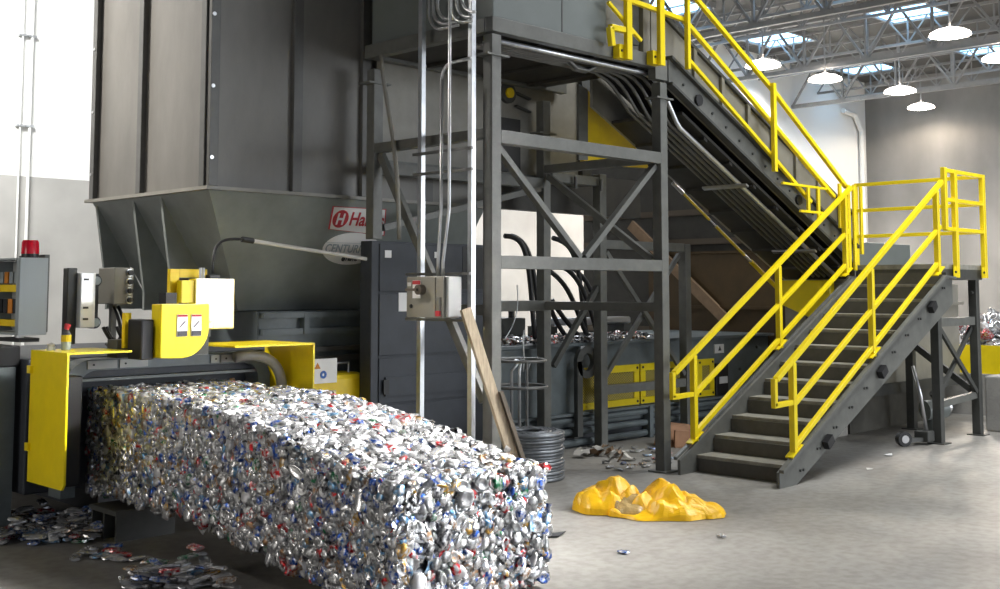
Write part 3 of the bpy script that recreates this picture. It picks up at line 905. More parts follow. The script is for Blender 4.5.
o1, i1 = yoke(3.40, 5.02, .22, 1.125, .20), yoke(3.50, 4.92, .22, 1.05, .13)
m = MB(); n = len(o1)
m.add([(x, ya, z) for x, z in o1] + [(x, ya, z) for x, z in i1] + [(x, yb, z) for x, z in o1] + [(x, yb, z) for x, z in i1],
      [f for k in range(n - 1) for f in ((k, k + 1, n + k + 1, n + k), (2 * n + k, 3 * n + k, 3 * n + k + 1, 2 * n + k + 1), (k, 2 * n + k, 2 * n + k + 1, k + 1), (n + k, n + k + 1, 3 * n + k + 1, 3 * n + k))] + [(0, n, 3 * n, 2 * n), (n - 1, 3 * n - 1, 4 * n - 1, 2 * n - 1)])
m.build('yoke', 'body', ef)
for xa, xb in ((3.245, 3.40),):
    MB().box((xa, 7.14, .34), (xb, 7.415, 1.04)).build('black_cheek', 'black', ef, .01)  # added black block that keeps the guard's yellow bounce off the bale
MB().box((3.505, 7.47, 1.00), (4.915, 7.58, 1.045)).build('lintel', 'body_dk', ef)
MB().box((3.505, 7.44, .975), (4.915, 7.56, .995)).build('lintel_plate', 'panel', ef)
for xa, xb in ((3.56, 3.77), (3.79, 4.0), (4.50, 4.57), (4.585, 4.72)):
    l = MB().box((xa, ya - .012, 1.06), (xb, ya - .001, 1.115)).build('edge_plate', 'boxlight', ef)
    MB().cyl((xa + .04, ya - .018, 1.088), (xa + .04, ya - .0125, 1.088), .007, 8).build('bolt', 'black', l)
hz = MB().tube(bez((4.63, 7.30, 1.10), (4.95, 7.28, 1.15), (5.03, 7.26, 1.0), (5.02, 7.26, .80)), .04, 12).build('hydraulic_hose', 'conv', smooth=True)
tag(hz, 'thick grey hose arching down at the right of the bale opening', 'hose')
cl = thing('steel_pedestal', 'blue grey steel column left of the yellow bale exit guard', 'column', (3.1, 7.8, 0))
MB().box((2.98, 7.70, 0), (3.20, 8.1, 1.08)).build('shaft', 'body', cl, .006)
MB().box((3.03, 7.72, 1.081), (3.235, 8.1, 1.22)).build('head_block', 'black', cl, .01)
ph = MB().tube(bez((2.86, 8.0, .15), (2.80, 7.8, .6), (2.80, 7.7, 1.0), (2.86, 7.70, 1.14)), .05, 10).build('hydraulic_hose', 'black', smooth=True)
tag(ph, 'fat black hose beside the column at the left edge', 'hose')
ph = MB().tube(bez((2.9, 8.3, .1), (2.70, 8.0, .5), (2.75, 8.0, .8), (2.92, 8.05, 1.15)), .03, 10).build('hydraulic_hose', 'red', smooth=True)
tag(ph, 'thin red hose at the far left edge behind the black one', 'hose')

# steel channel stand the bale slides over
ld = thing('skid_stand', 'short dark steel channel stand on the floor under the bale', 'stand', (3.6, 7.0, 0))
MB().box((3.52, 6.88, .165), (3.95, 7.25, .195)).build('top_plate', 'frame_dk', ld)
for y in (6.89, 7.055, 7.22):
    MB().box((3.53, y, .0), (3.94, y + .022, .164)).build('web', 'frame_dk', ld)

# ------------------------------------------------------------------ cans
def can_chip(m, c, n, size, tilt=.5, flat=.25):
    """a crumpled can end: rim, recessed lid and a short torn skirt, facing n"""
    n = (n + Vector((R.uniform(-tilt, tilt), R.uniform(-tilt, tilt), R.uniform(-tilt, tilt)))).normalized()
    ref = Vector((0, 0, 1)) if abs(n.z) < .9 else Vector((1, 0, 0))
    a = n.cross(ref).normalized(); b = n.cross(a)
    th = R.uniform(0, 6.28); a, b = a * math.cos(th) + b * math.sin(th), b * math.cos(th) - a * math.sin(th)
    sx, sy = size * R.uniform(.75, 1.25), size * R.uniform(.5, 1.1)
    k = 8
    vs = []
    if R.random() < .62:
        rings = ((.96, -1.0), (1.04, -.15), (.86, .16), (.48, .26))
        top = .30
    else:
        rings = ((.96, -1.0), (1.04, .02), (.84, .20), (.60, -.06))
        top = R.uniform(-.12, .1)
    ph, am = R.uniform(0, 6.28), R.uniform(.05, .2)
    for rr, h in rings:
        for i in range(k):
            t = 2 * math.pi * i / k
            j = 1 + am * math.sin(2 * t + ph) + R.uniform(-.07, .07)
            vs.append(c + a * (math.cos(t) * sx * rr * j) + b * (math.sin(t) * sy * rr * j) + n * (size * (h * .75 + R.uniform(-.07, .07))))
    vs.append(c + n * size * top * .75)
    fs = []
    for l in range(3):
        for i in range(k):
            fs.append((l * k + i, l * k + (i + 1) % k, (l + 1) * k + (i + 1) % k, (l + 1) * k + i))
    fs += [(3 * k + i, 3 * k + (i + 1) % k, 4 * k) for i in range(k)]
    m.add(vs, fs)


def can_strip(m, c, n, size, tilt=.6):
    """a torn, folded can wall"""
    n = (n + Vector((R.uniform(-tilt, tilt), R.uniform(-tilt, tilt), R.uniform(-tilt, tilt)))).normalized()
    ref = Vector((0, 0, 1)) if abs(n.z) < .9 else Vector((1, 0, 0))
    a = n.cross(ref).normalized(); b = n.cross(a)
    th = R.uniform(0, 6.28); a, b = a * math.cos(th) + b * math.sin(th), b * math.cos(th) - a * math.sin(th)
    L, Wd = size * R.uniform(.9, 1.5), size * R.uniform(.45, .9)
    vs = []
    for i in range(4):
        for j in range(3):
            h = R.uniform(-.30, .30) - .25 * abs(j - 1)
            vs.append(c + a * (L * (i / 1.5 - 1) * R.uniform(.85, 1.1)) + b * (Wd * (j - 1) * R.uniform(.8, 1.15)) + n * (size * h))
    m.add(vs, [(i * 3 + j, i * 3 + j + 1, (i + 1) * 3 + j + 1, (i + 1) * 3 + j) for i in range(3) for j in range(2)])


def pick():
    return R.choices(range(len(CAN)), CANW)[0]


# the bale: a log that runs level out of the baler and then bends down to the floor
BX0, BX1 = 3.585, 4.66
PATH = [(7.50, .23, .935), (6.9, .235, .93), (6.2, .22, .925), (5.85, .20, .91), (5.4, .135, .85), (4.9, .075, .765), (4.22, .035, .645)]


def prof(y):
    for (ya_, b0, t0), (yb_, b1, t1) in zip(PATH[:-1], PATH[1:]):
        if yb_ <= y <= ya_:
            f = (ya_ - y) / (ya_ - yb_)
            return b0 + (b1 - b0) * f, t0 + (t1 - t0) * f
    return PATH[-1][1:]


bale = thing('can_bale', 'long glittering bale of crushed aluminium cans sliding out of the baler', 'bale', ((BX0 + BX1) / 2, 5.8, 0))
core = MB()
ys = [7.48 - (7.48 - 4.26) * i / 40 for i in range(41)]
vs = []
for y in ys:
    b, t = prof(y)
    for (x, z) in ((BX0 + .03, b + .025), (BX0 + .03, t - .03), (BX1 - .03, t - .03), (BX1 - .03, b + .025)):
        vs.append((x, y, z))
fs = [(0, 1, 2, 3), tuple(40 * 4 + i for i in (3, 2, 1, 0))]
for i in range(40):
    for j in range(4):
        fs.append((i * 4 + j, (i + 1) * 4 + j, (i + 1) * 4 + (j + 1) % 4, i * 4 + (j + 1) % 4))
core.add(vs, fs).build('pressed_core', 'core', bale)

cans_near = []
mass = MB()


def skin_point(face):
    if face == 'left':
        y = R.uniform(4.24, 7.46); b, t = prof(y)
        return Vector((BX0 + R.uniform(0, .03), y, R.uniform(b + .02, t - .02))), Vector((-1, 0, 0))
    if face == 'right':
        y = R.uniform(4.24, 7.46); b, t = prof(y)
        return Vector((BX1 - R.uniform(0, .03), y, R.uniform(b + .02, t - .02))), Vector((1, 0, 0))
    if face == 'top':
        y = R.uniform(4.24, 7.46); b, t = prof(y)
        return Vector((R.uniform(BX0 + .02, BX1 - .02), y, t + R.uniform(-.03, .0))), Vector((0, -.25, 1)) if y < 5.8 else Vector((0, 0, 1))
    b, t = prof(4.22)
    return Vector((R.uniform(BX0, BX1), 4.24 + R.uniform(-.03, .03), R.uniform(b, t))), Vector((0, -1, 0))


for face, cnt in (('left', 3000), ('top', 3600), ('front', 1150), ('right', 500)):
    for i in range(cnt):
        p, n = skin_point(face)
        if p.z < .03: p.z = .03
        sz = R.uniform(.026, .042)
        q = R.random()
        if i % (cnt // 34) == 0 and len(cans_near) < 100 and face != 'right' and p.y < 5.9:
            cans_near.append((p, n, sz * 1.35)); continue
        mass.cur = pick() if face != 'top' else R.choices(range(len(CAN)), (46, 30, 12, 7, 4, 1, 1, 1, 4, 2))[0]  # top light put into the colour: more silver and white cans
        if face == 'top':
            (can_strip if q < .6 else can_chip)(mass, p, n, sz, .26 if q < .6 else .3)
        else:
            (can_strip if q < .2 else can_chip)(mass, p, n, sz, .34)
for v in mass.v:
    if v.z < .004: v.z = .004
cm = mass.build('crushed_can_mass', CAN, bale, smooth=True)
cm['kind'] = 'stuff'
for p, n, sz in cans_near:
    m = MB(); m.cur = 0
    can_chip(m, p + n * .012, n, sz, .3)
    for v in m.v:
        if v.z < .004: v.z = .004
    m.build('crushed_can', CAN[pick()], bale, smooth=True)

LCAN = [can_mat('loose_' + n, c, .2, .6) for n, c in (('silver', (.80, .81, .84)), ('white', (.82, .82, .85)), ('grey', (.5, .51, .53)), ('blue', (.06, .17, .55)), ('red', (.55, .03, .04)), ('gold', (.58, .34, .08)), ('green', (.04, .25, .12)), ('dark', (.08, .08, .09)), ('sky', (.22, .45, .72)), ('bronze', (.36, .22, .12)))]  # lighter copies of the can colours, lifted to offset the shade there
# loose flattened cans on the floor
protos = []
for k in range(10):
    m = MB()
    L, r = .055, .030
    n = 9
    vs = []
    for i, x in enumerate((-1, -.8, -.3, .25, .75, 1)):
        rr = r * (.82 if abs(x) == 1 else 1) * R.uniform(.85, 1.1)
        sq = R.uniform(.28, .5)
        for j in range(n):
            t = 2 * math.pi * j / n
            vs.append((x * L + R.uniform(-.004, .004), math.cos(t) * rr * 1.15 * R.uniform(.9, 1.1), max(.001, .013 + math.sin(t) * rr * sq * R.uniform(.8, 1.2))))
    fs = [(i * n + j, i * n + (j + 1) % n, (i + 1) * n + (j + 1) % n, (i + 1) * n + j) for i in range(5) for j in range(n)]
    fs += [tuple(range(n - 1, -1, -1)), tuple(5 * n + j for j in range(n))]
    me = bpy.data.meshes.new('flattened_can')
    me.from_pydata(vs, [], fs); me.update()
    protos.append(me)
PROTO = {}


def loose_can(x, y, z, label, group, s=1.0):
    ci = pick(); k = R.randrange(10)
    if (k, ci) not in PROTO:
        me = protos[k].copy(); me.materials.append(LCAN[ci]); PROTO[(k, ci)] = me
    o = bpy.data.objects.new('flattened_can', PROTO[(k, ci)])
    COL.objects.link(o)
    o.location = (x, y, z); o.rotation_euler = (R.uniform(-.12, .12) if z < .02 else R.uniform(-.22, .22), R.uniform(-.1, .1) if z < .02 else R.uniform(-.22, .22), R.uniform(0, 6.28)); o.scale = (s, s, s)
    tag(o, label, 'can', group)
    return o


placed = []


def scatter(n, reg, label, group, lay=1, dmin=.085, s=1.0):
    c = 0; tries = 0
    while c < n and tries < 4000:
        tries += 1
        x, y = reg()
        z = .004
        near = [p for p in placed if abs(p[0] - x) < dmin and abs(p[1] - y) < dmin]
        if near:
            if len(near) >= lay: continue
            z = max(p[2] for p in near) + .036
        placed.append((x, y, z))
        loose_can(x, y, z, label, group, s); c += 1


def lerp_quad(q):
    def f():
        a, b = R.random(), R.random()
        x = (q[0][0] * (1 - a) + q[1][0] * a) * (1 - b) + (q[3][0] * (1 - a) + q[2][0] * a) * b
        y = (q[0][1] * (1 - a) + q[1][1] * a) * (1 - b) + (q[3][1] * (1 - a) + q[2][1] * a) * b
        return x, y
    return f


def clear_of(f):
    def g():
        while True:
            x, y = f()
            if not (2.90 < x < 3.30 and 7.6 < y < 8.2) and not (3.42 < x and 6.8 < y < 7.35): return x, y
    return g


scatter(95, clear_of(lerp_quad([(3.0, 7.5), (3.40, 7.0), (3.75, 7.75), (3.36, 8.15)])), 'flattened aluminium can in the heap on the floor below the yellow exit guard', 'cans heaped below the exit guard', 2, .058)
scatter(52, clear_of(lerp_quad([(2.93, 7.40), (3.42, 6.90), (3.47, 7.2), (3.02, 7.60)])), 'flattened aluminium can at the edge of the heap below the yellow exit guard', 'cans at the edge of the heap', 2, .058)
scatter(11, lerp_quad([(3.12, 6.62), (3.40, 6.2), (3.46, 6.75), (3.44, 6.9)]), 'stray flattened can on the floor between the two can heaps by the bale', 'stray cans between the heaps', 1)
scatter(44, lerp_quad([(3.02, 5.80), (3.42, 5.38), (3.47, 5.75), (3.2, 5.98)]), 'crumpled can in the small heap at the bottom edge beside the bale', 'cans at the bottom edge beside the bale', 2, .06)
scatter(14, lerp_quad([(7.9, 6.45), (8.9, 6.25), (9.0, 6.6), (8.0, 6.65)]), 'small flattened can scrap on the floor between tower posts and baler base', 'can scraps under the tower', 1, .1, .8)
scatter(8, lerp_quad([(8.85, 6.75), (9.3, 6.6), (9.35, 7.2), (8.9, 7.2)]), 'small can scrap on the floor by the trestle feet', 'can scraps by the trestle', 1, .1, .8)
for x, y, lab in ((5.55, 4.42, 'lone crushed can on open floor right of the bale at bottom edge'), (6.35, 4.25, 'tiny pale scrap of can on the open floor in front of the yellow plastic')):
    loose_can(x, y, .004, lab, None, .7)

# can debris lying on the baler ledge
dm = MB()
for i in range(420):
    x = R.uniform(7.70, 10.4); y = R.uniform(7.68, 8.17)
    dm.cur = R.choice([0, 1, 2, 2, 7, 9, 9, 4, 7, 7])
    (can_strip if R.random() < .7 else can_chip)(dm, Vector((x, y, 1.085 + R.uniform(0, .06) * (y - 7.5))), Vector((0, -.3, 1)), R.uniform(.025, .045), .5)
for v in dm.v:
    if v.z < 1.052: v.z = 1.052
tag(dm.build('can_litter', CAN), 'shredded can litter lying along the top ledge of the baler', 'litter', None, 'stuff')
# scrap heap and barrier beyond the platform
hm = MB()
for i in range(900):
    x = R.uniform(15.04, 17.36); y = R.uniform(5.04, 7.46)
    h = 1.30 - .25 * abs(y - 6.3) - .12 * abs(x - 16.2)
    hm.cur = R.choice([0, 0, 1, 1, 2, 4, 9])
    can_chip(hm, Vector((x, y, h * R.uniform(.72, 1.0))), Vector((-.5, -.5, .8)), R.uniform(.05, .10), .7)
hm.cur = 7
hm.add([(14.9, 4.9, .8), (17.5, 4.9, .8), (17.5, 7.6, .8), (14.9, 7.6, .8), (16.1, 6.2, 1.15)], [(0, 1, 4), (1, 2, 4), (2, 3, 4), (3, 0, 4)])
tag(hm.build('scrap_heap', CAN), 'pale heap of loose cans in the container beyond the platform legs', 'scrap', None, 'stuff')
sb = thing('scrap_container', 'yellow and grey container holding the can heap beyond the platform', 'container', (16, 6.3, 0))
m = MB(); m.box((14.80, 4.80, .52), (14.86, 7.7, .88)); m.box((14.861, 4.80, .52), (17.6, 4.86, .88)); m.box((14.861, 7.64, .52), (17.6, 7.7, .88)); m.box((17.54, 4.861, .52), (17.6, 7.639, .88))
m.build('yellow_wall', 'yellow', sb)
MB().box((14.70, 4.70, 0), (17.7, 7.8, .519)).build('base', 'block', sb)
for k, (x, y, l, lab) in enumerate(((13.12, 4.62, .62, 'grey concrete block standing just right of the right platform leg'), )):
    o = MB().box((x, y - .5, 0), (x + .7, y + .62, .62)).build('concrete_block', 'block', bevel=.02)
    tag(o, lab, 'block')

# ------------------------------------------------------------------ controls on the baler
ec = thing('control_cabinet', 'open grey electrical cabinet with a red beacon above the column at left', 'cabinet', (3.3, 8, 1.25))
m = MB()
m.box((3.245, 7.80, 1.285), (3.44, 7.815, 1.815)); m.box((3.245, 7.816, 1.285), (3.44, 8.35, 1.30)); m.box((3.245, 7.816, 1.80), (3.44, 8.35, 1.815)); m.box((3.425, 7.816, 1.301), (3.44, 8.35, 1.799)); m.box((3.245, 8.335, 1.301), (3.424, 8.35, 1.799)); m.box((3.245, 7.816, 1.301), (3.26, 7.86, 1.799))
m.build('case', 'boxgrey', ec, .003)
MB().box((3.41, 7.87, 1.32), (3.424, 8.32, 1.79)).build('back_plate', 'boxlight', ec)
MB().box((3.30, 7.87, 1.58), (3.409, 8.32, 1.63)).build('terminal_strip', 'mustard', ec)
MB().box((3.30, 7.87, 1.34), (3.409, 8.32, 1.385)).build('terminal_strip', 'mustard', ec)
for k in range(5):
    MB().box((3.30, 7.88 + k * .085, 1.64), (3.409, 7.94 + k * .085, 1.72)).build('breaker', 'orange' if k in (0, 3) else 'boxgrey', ec)
for k in range(5):
    MB().box((3.30, 7.88 + k * .085, 1.43), (3.409, 7.95 + k * .085, 1.53)).build('relay', 'black' if k != 2 else 'orange', ec)
MB().box((3.441, 7.86, 1.30), (3.475, 8.3, 1.84)).build('door_edge', 'frame_dk', ec)
MB().cyl((3.34, 8.0, 1.24), (3.34, 8.0, 1.284), .03, 12).build('stem', 'galv', ec)
MB().box((3.28, 7.86, 1.235), (3.42, 8.2, 1.262)).build('stem_plate', 'black', ec)
bc = MB().tube([(3.365, 7.93, 1.845), (3.365, 7.93, 1.925), (3.365, 7.93, 1.94)], [.060, .057, .05], 16).build('beacon', 'red', ec, smooth='auto')
MB().cyl((3.365, 7.93, 1.816), (3.365, 7.93, 1.844), .058, 16).build('beacon_base', 'black', bc)

op = thing('operator_panel', 'narrow white push button panel on a dark upright plate above the baler', 'control panel', (3.65, 7.85, 1.2))
MB().box((3.61, 7.86, 1.21), (3.68, 7.94, 1.75)).build('upright', 'frame_dk', op, .006)
MB().box((3.681, 7.80, 1.325), (3.79, 7.95, 1.715)).build('panel_face', 'white_gloss', op, .006)
for z in (1.66, 1.46, 1.38):
    MB().box((3.70, 7.79, z), (3.735, 7.7995, z + .015)).build('label_plate', 'decaldark', op)
for z in (1.66, 1.36):
    MB().cyl((3.82, 7.86, z), (3.82, 7.94, z), .045, 16).build('dial', 'body_dk', op)
    MB().cyl((3.82, 7.845, z), (3.82, 7.8595, z), .03, 16).build('dial_face', 'decalgrey', op)
MB().box((3.791, 7.90, 1.33), (3.86, 7.96, 1.71)).build('side_housing', 'body_dk', op)
sb2 = thing('switch_box', 'tan grey switch box with four knobs on its side beside the white panel', 'switch box', (4.0, 7.9, 1.2))
MB().box((3.93, 7.80, 1.49), (4.08, 8.05, 1.755)).build('case', 'beige', sb2, .006)
for k in range(4):
    kb = MB().cyl((4.045, 7.765, 1.52 + k * .066), (4.045, 7.7995, 1.52 + k * .066), .020, 12).build('knob', 'black', sb2)
    MB().cyl((4.045, 7.790, 1.52 + k * .066), (4.045, 7.7994, 1.52 + k * .066), .028, 14).build('knob_ring', 'galv', kb)
MB().box((3.99, 7.95, 1.135), (4.03, 7.99, 1.489)).build('stand', 'frame_dk', sb2)
for k, (x0, x1, zz) in enumerate(((3.86, 3.97, 1.4), (3.92, 4.02, 1.36), (3.80, 3.95, 1.3))):
    o = MB().tube(bez((x0, 7.76 - .035 * k, 1.33), (x0 + .02, 7.70 - .04 * k, 1.16 + .03 * k), (x1 + .05, 7.70, zz - .2), (x1, 7.88 + .03 * k, 1.472 if k < 2 else 1.2)), .013, 8).build('control_cable', 'black', smooth=True)
    tag(o, ('first', 'second', 'lowest')[k] + ' black cable drooping between the white panel and the switch box', 'cable')
bt = thing('spray_bottle', 'small bottle with yellow label and dark red cap on the left exit guard', 'bottle', (3.45, 7.35, 1.2))
p = atY(66, 345, 7.3)
MB().tube([(p.x, 7.3, 1.202), (p.x, 7.3, 1.21), (p.x, 7.3, 1.255)], [.028, .032, .032], 14).build('base', 'decalgrey', bt, smooth='auto')
MB().tube([(p.x, 7.3, 1.256), (p.x, 7.3, 1.30)], .0325, 14).build('label_band', 'mustard', bt)
MB().tube([(p.x, 7.3, 1.301), (p.x, 7.3, 1.325), (p.x, 7.3, 1.335)], [.032, .018, .014], 14).build('shoulder', 'decaldark', bt)
MB().tube([(p.x, 7.3, 1.336), (p.x + .01, 7.3, 1.37)], [.016, .02], 12).build('cap', 'decalred', bt)
p = atY(51, 345, 7.35)
kn = thing('hex_cap', 'pale rounded steel cap sitting on the left exit guard by the bottle', 'cap', (p.x, 7.35, 1.2))
MB().tube([(p.x, 7.35, 1.201), (p.x, 7.35, 1.225)], .03, 8).build('nut', 'galv', kn)
MB().tube([(p.x, 7.35, 1.226), (p.x, 7.35, 1.24), (p.x, 7.35, 1.25)], [.024, .02, .008], 12).build('dome', 'paper', kn, smooth=True)

# tying head (yellow) on top of the exit
th_ = thing('tying_head', 'yellow rounded housing with warning stickers hanging over the bale opening', 'machine head', (3.95, 7.0, 1.13))
m = MB()
HX_ = 3.80
prof_ = [(0, 1.145), (.16, 1.14)] + [(.16 + .20 * math.sin(a), 1.34 - .20 * math.cos(a)) for a in [math.pi / 2 * i / 8 for i in range(1, 9)]] + [(.36, 1.50), (0, 1.50)]
m.prism([(HX_ + x, 6.88, z) for x, z in prof_], (0, .13, 0)).build('housing', 'yellow', th_, .006)
for k, x in enumerate((3.915, 4.02)):
    l = MB().box((x, 6.872, 1.285), (x + .075, 6.8795, 1.43)).build('sticker', 'decal', th_)
    MB().box((x + .002, 6.868, 1.287), (x + .073, 6.8715, 1.32)).build('sticker_base', 'decaldark', l)
    MB().box((x + .002, 6.868, 1.415), (x + .073, 6.8715, 1.429)).build('sticker_head', 'decalred', l)
    MB().bar((x + .015, 6.869, 1.345), (x + .055, 6.869, 1.385), .004, .012, (0, 1, 0)).build('sticker_figure', 'decaldark', l)
MB().box((3.70, 6.95, 1.135), (3.79, 7.14, 1.40)).build('arm', 'black', th_, .01)
MB().box((3.66, 7.2, 1.14), (4.35, 7.34, 1.26)).build('mount', 'frame_dk', th_)
MB().box((3.69, 7.16, 1.206), (3.735, 7.199, 1.44)).build('guide', 'mustard', th_)
mc = thing('motor_cover', 'sunlit yellow square box cover beside the rounded housing', 'cover', (4.2, 7.1, 1.26))
MB().box((4.185, 7.112, 1.317), (4.503, 7.205, 1.674)).build('cover', 'yellow_cover', mc, .008)
MB().box((4.09, 7.13, 1.505), (4.184, 7.20, 1.66)).build('side_plate', 'yellow', mc)
for x in (4.25, 4.275):
    MB().cyl((x, 7.16, 1.675), (x, 7.16, 1.75), .010, 8).build('stud', 'galv', mc)
MB().box((4.31, 7.13, 1.675), (4.39, 7.19, 1.70)).build('fitting', 'black', mc)
MB().box((4.22, 7.125, 1.265), (4.32, 7.19, 1.316)).build('neck', 'frame_dk', mc)
MB().box((4.24, 7.105, 1.325), (4.32, 7.1115, 1.365)).build('label', 'white', mc)
MB().box((3.90, 7.0, 1.501), (3.98, 7.1, 1.575)).build('valve', 'black', th_)
bk = thing('mount_bracket', 'mustard yellow upright bracket behind the sunlit cover', 'bracket', (3.95, 7.3, 1.26))
m = MB(); m.box((4.05, 7.22, 1.262), (4.12, 7.26, 1.74)); m.box((4.121, 7.22, 1.68), (4.34, 7.26, 1.74))
m.build('plate', 'mustard', bk)
MB().box((4.125, 7.24, 1.46), (4.20, 7.30, 1.675)).build('solenoid', 'woodend', bk)
# air line
al = thing('air_line', 'pale thin pipe with black hose crossing in front of the hopper chute', 'pipe', (4.5, 7.4, 1.7))
a, b = atY(253, 241, 7.38), atY(366, 259, 7.43)
MB().cyl(a, b, .016, 10).build('pipe', 'paper', al, smooth='auto')
MB().cyl(a + (a - b).normalized() * .1, a, .022, 10).build('coupling', 'black', al)
h0 = a + (a - b).normalized() * .1
MB().tube(bez(h0, h0 + Vector((-.2, -.03, .0)), (4.36, 7.2, 1.95), (4.35, 7.16, 1.712)), .011, 8).build('hose', 'black', al, smooth=True)

# ------------------------------------------------------------------ unistrut posts with disconnect box
for k, (u0, u1) in enumerate(((417, 426.5), (467.5, 476))):
    pa, pb = atX(u0, 100, 5.95), atX(u1, 100, 5.95)
    yc = (pa.y + pb.y) / 2
    s = thing('strut_post', 'galvanised channel post, ' + ('left one carrying the grey disconnect box' if k == 0 else 'right one with the plank leaning on it'), 'post', (5.95, yc, 0), 'galvanised strut posts')
    w = .022
    m = MB(); m.box((5.93, yc - w, .0), (5.972, yc - w + .005, 5.3)); m.box((5.93, yc + w - .005, .0), (5.972, yc + w, 5.3)); m.box((5.93, yc - w + .0051, 0), (5.934, yc + w - .0051, 5.3))
    m.box((5.968, yc - w + .0051, 0), (5.972, yc - w + .015, 5.3)); m.box((5.968, yc + w - .015, 0), (5.972, yc + w - .0051, 5.3))
    m.build('channel', 'galv', s)
    MB().box((5.90, yc - w - .03, 0), (6.0, yc + w + .03, .008)).build('foot_plate', 'galv', s)
    s['yc'] = 0
SY = [(atX(421.7, 100, 5.95)).y, (atX(471.7, 100, 5.95)).y]
for z, lab in ((2.66, 'upper'), (2.50, 'lower')):
    o = MB().bar((5.91, SY[0] + .05, z), (5.91, SY[1] - .05, z), .02, .022).build('strut_rail', 'conduit_dk')
    tag(o, lab + ' short galvanised rail bridging the two channel posts above the box', 'rail', 'galvanised cross rails')
o = MB().bar((5.905, SY[0] + .12, 1.715), (5.905, SY[1] - .03, 1.715), .02, .02).build('strut_rail', 'conduit_dk')
tag(o, 'galvanised rail along the top of the grey disconnect box', 'rail', 'galvanised cross rails')
o = MB().bar((5.905, SY[0] + .12, 1.365), (5.905, SY[1] - .03, 1.365), .02, .02).build('strut_rail', 'conduit_dk')
tag(o, 'galvanised rail along the bottom of the grey disconnect box', 'rail', 'galvanised cross rails')
db = thing('disconnect_switch', 'grey electrical disconnect box with brown rotary handle on the galvanised posts', 'switch box', (5.8, 6.5, 1.37))
bya, byb = atX(407, 290, 5.72).y, atX(443.5, 290, 5.72).y
MB().box((5.72, byb, 1.385), (5.885, bya, 1.695)).build('case', 'beige', db, .006)
MB().box((5.712, byb + .085, 1.39), (5.7195, bya - .005, 1.69)).build('door', 'beige', db, .003)
l = MB().box((5.706, bya - .17, 1.53), (5.7115, bya - .08, 1.665)).build('label', 'decal', db)
MB().box((5.703, bya - .168, 1.635), (5.7055, bya - .082, 1.663)).build('label_head', 'decalred', l)
MB().box((5.706, bya - .06, 1.62), (5.7115, bya - .02, 1.65)).build('small_label', 'white', db)
kn = MB().cyl((5.66, bya - .19, 1.595), (5.7115, bya - .19, 1.595), .038, 16).build('rotary_base', 'woodend', db)
MB().box((5.64, bya - .195, 1.585), (5.6595, bya - .07, 1.605)).build('handle', 'woodend', kn)
MB().cyl((5.705, bya - .06, 1.47), (5.7115, bya - .06, 1.47), .015, 12).build('lock_hole', 'black', db)
MB().box((5.708, byb + .03, 1.44), (5.7195, byb + .07, 1.54)).build('hasp', 'steel', db)
MB().box((5.706, byb + .03, 1.40), (5.7195, byb + .075, 1.438)).build('tag', 'decalred', db)
MB().box((5.74, byb - .035, 1.395), (5.87, byb - .001, 1.69)).build('side_box', 'boxlight', db, .004)
for k, u in enumerate((441.5, 449.5)):
    rx = 5.845 if k == 0 else 5.812
    p = atX(u, 120, rx)
    q = atX(438 + 5 * k, 270, rx)
    pts = [(rx, q.y, 1.70), (rx, q.y, 1.80), (rx, (p.y + q.y) / 2, 2.0), (rx, p.y, 2.2), (rx, p.y, 3.2 if k == 0 else 5.3)]
    if k == 0:
        pts += arc((rx, p.y - .12, 3.2), (0, 1, 0), (0, 0, 1), .12, 0, math.pi / 2, 6) + [(rx + .02, p.y - .3, 3.33)]
    o = MB().tube(pts, .0135, 10).build('conduit_riser', 'conduit', smooth=True)
    tag(o, ('left thin conduit rising from the disconnect box and turning right at the tower top' if k == 0 else 'right thin conduit rising from the disconnect box straight up'), 'conduit')
for k in range(6):
    u = (427, 431, 435, 452, 457, 462)[k]
    y = atX(u, 0, 5.88).y
    ye = y - .22
    z = 3.62 + .03 * (k % 3)
    cx_ = 5.905 if k < 3 else 5.875
    pts = [(cx_, y, 5.3), (cx_, y, z + .17)] + arc((cx_, y - .15, z + .15), (0, 1, 0), (0, 0, -1), .15, 0, math.pi / 2, 8)[1:] + [(cx_, SY[1] + .10 if k < 3 else SY[1] - .08, z)]
    if pts[-1][1] > pts[-2][1] - .01: pts = pts[:-1]
    o = MB().tube(pts, .013, 8).build('curved_conduit', 'conduit', smooth=True)
    tag(o, ('first', 'second', 'third', 'fourth', 'fifth', 'sixth')[k] + ' from left of the conduits curving right at the top between the posts', 'conduit', 'curved conduits at the top')
fx = MB().tube(bez((6.03, 7.35, 3.56), (6.03, 7.30, 3.1), (6.03, 7.12, 2.9), (6.03, 7.10, 2.0), 16), .018, 8).build('flexible_conduit', 'conv', smooth=True)
tag(fx, 'grey flexible conduit hanging beside the tower left rear post', 'conduit')

# plank
pk = thing('wooden_plank', 'weathered wooden plank leaning against the right galvanised post', 'plank', (6.1, 5.95, 0))
pt, pbm = Vector((5.855, 6.135, 1.455)), Vector((6.20, 5.83, .0))
MB().bar(pt, pbm + Vector((0, 0, .025)), .085, .035, (0.2, 1, 0)).build('board', 'wood', pk, .003)
MB().bar(pt.lerp(pbm, .42) + Vector((.055, -.03, 0)), pbm + Vector((.055, -.03, .045)), .03, .06, (0.2, 1, 0)).build('dark_batten', 'woodend', pk)

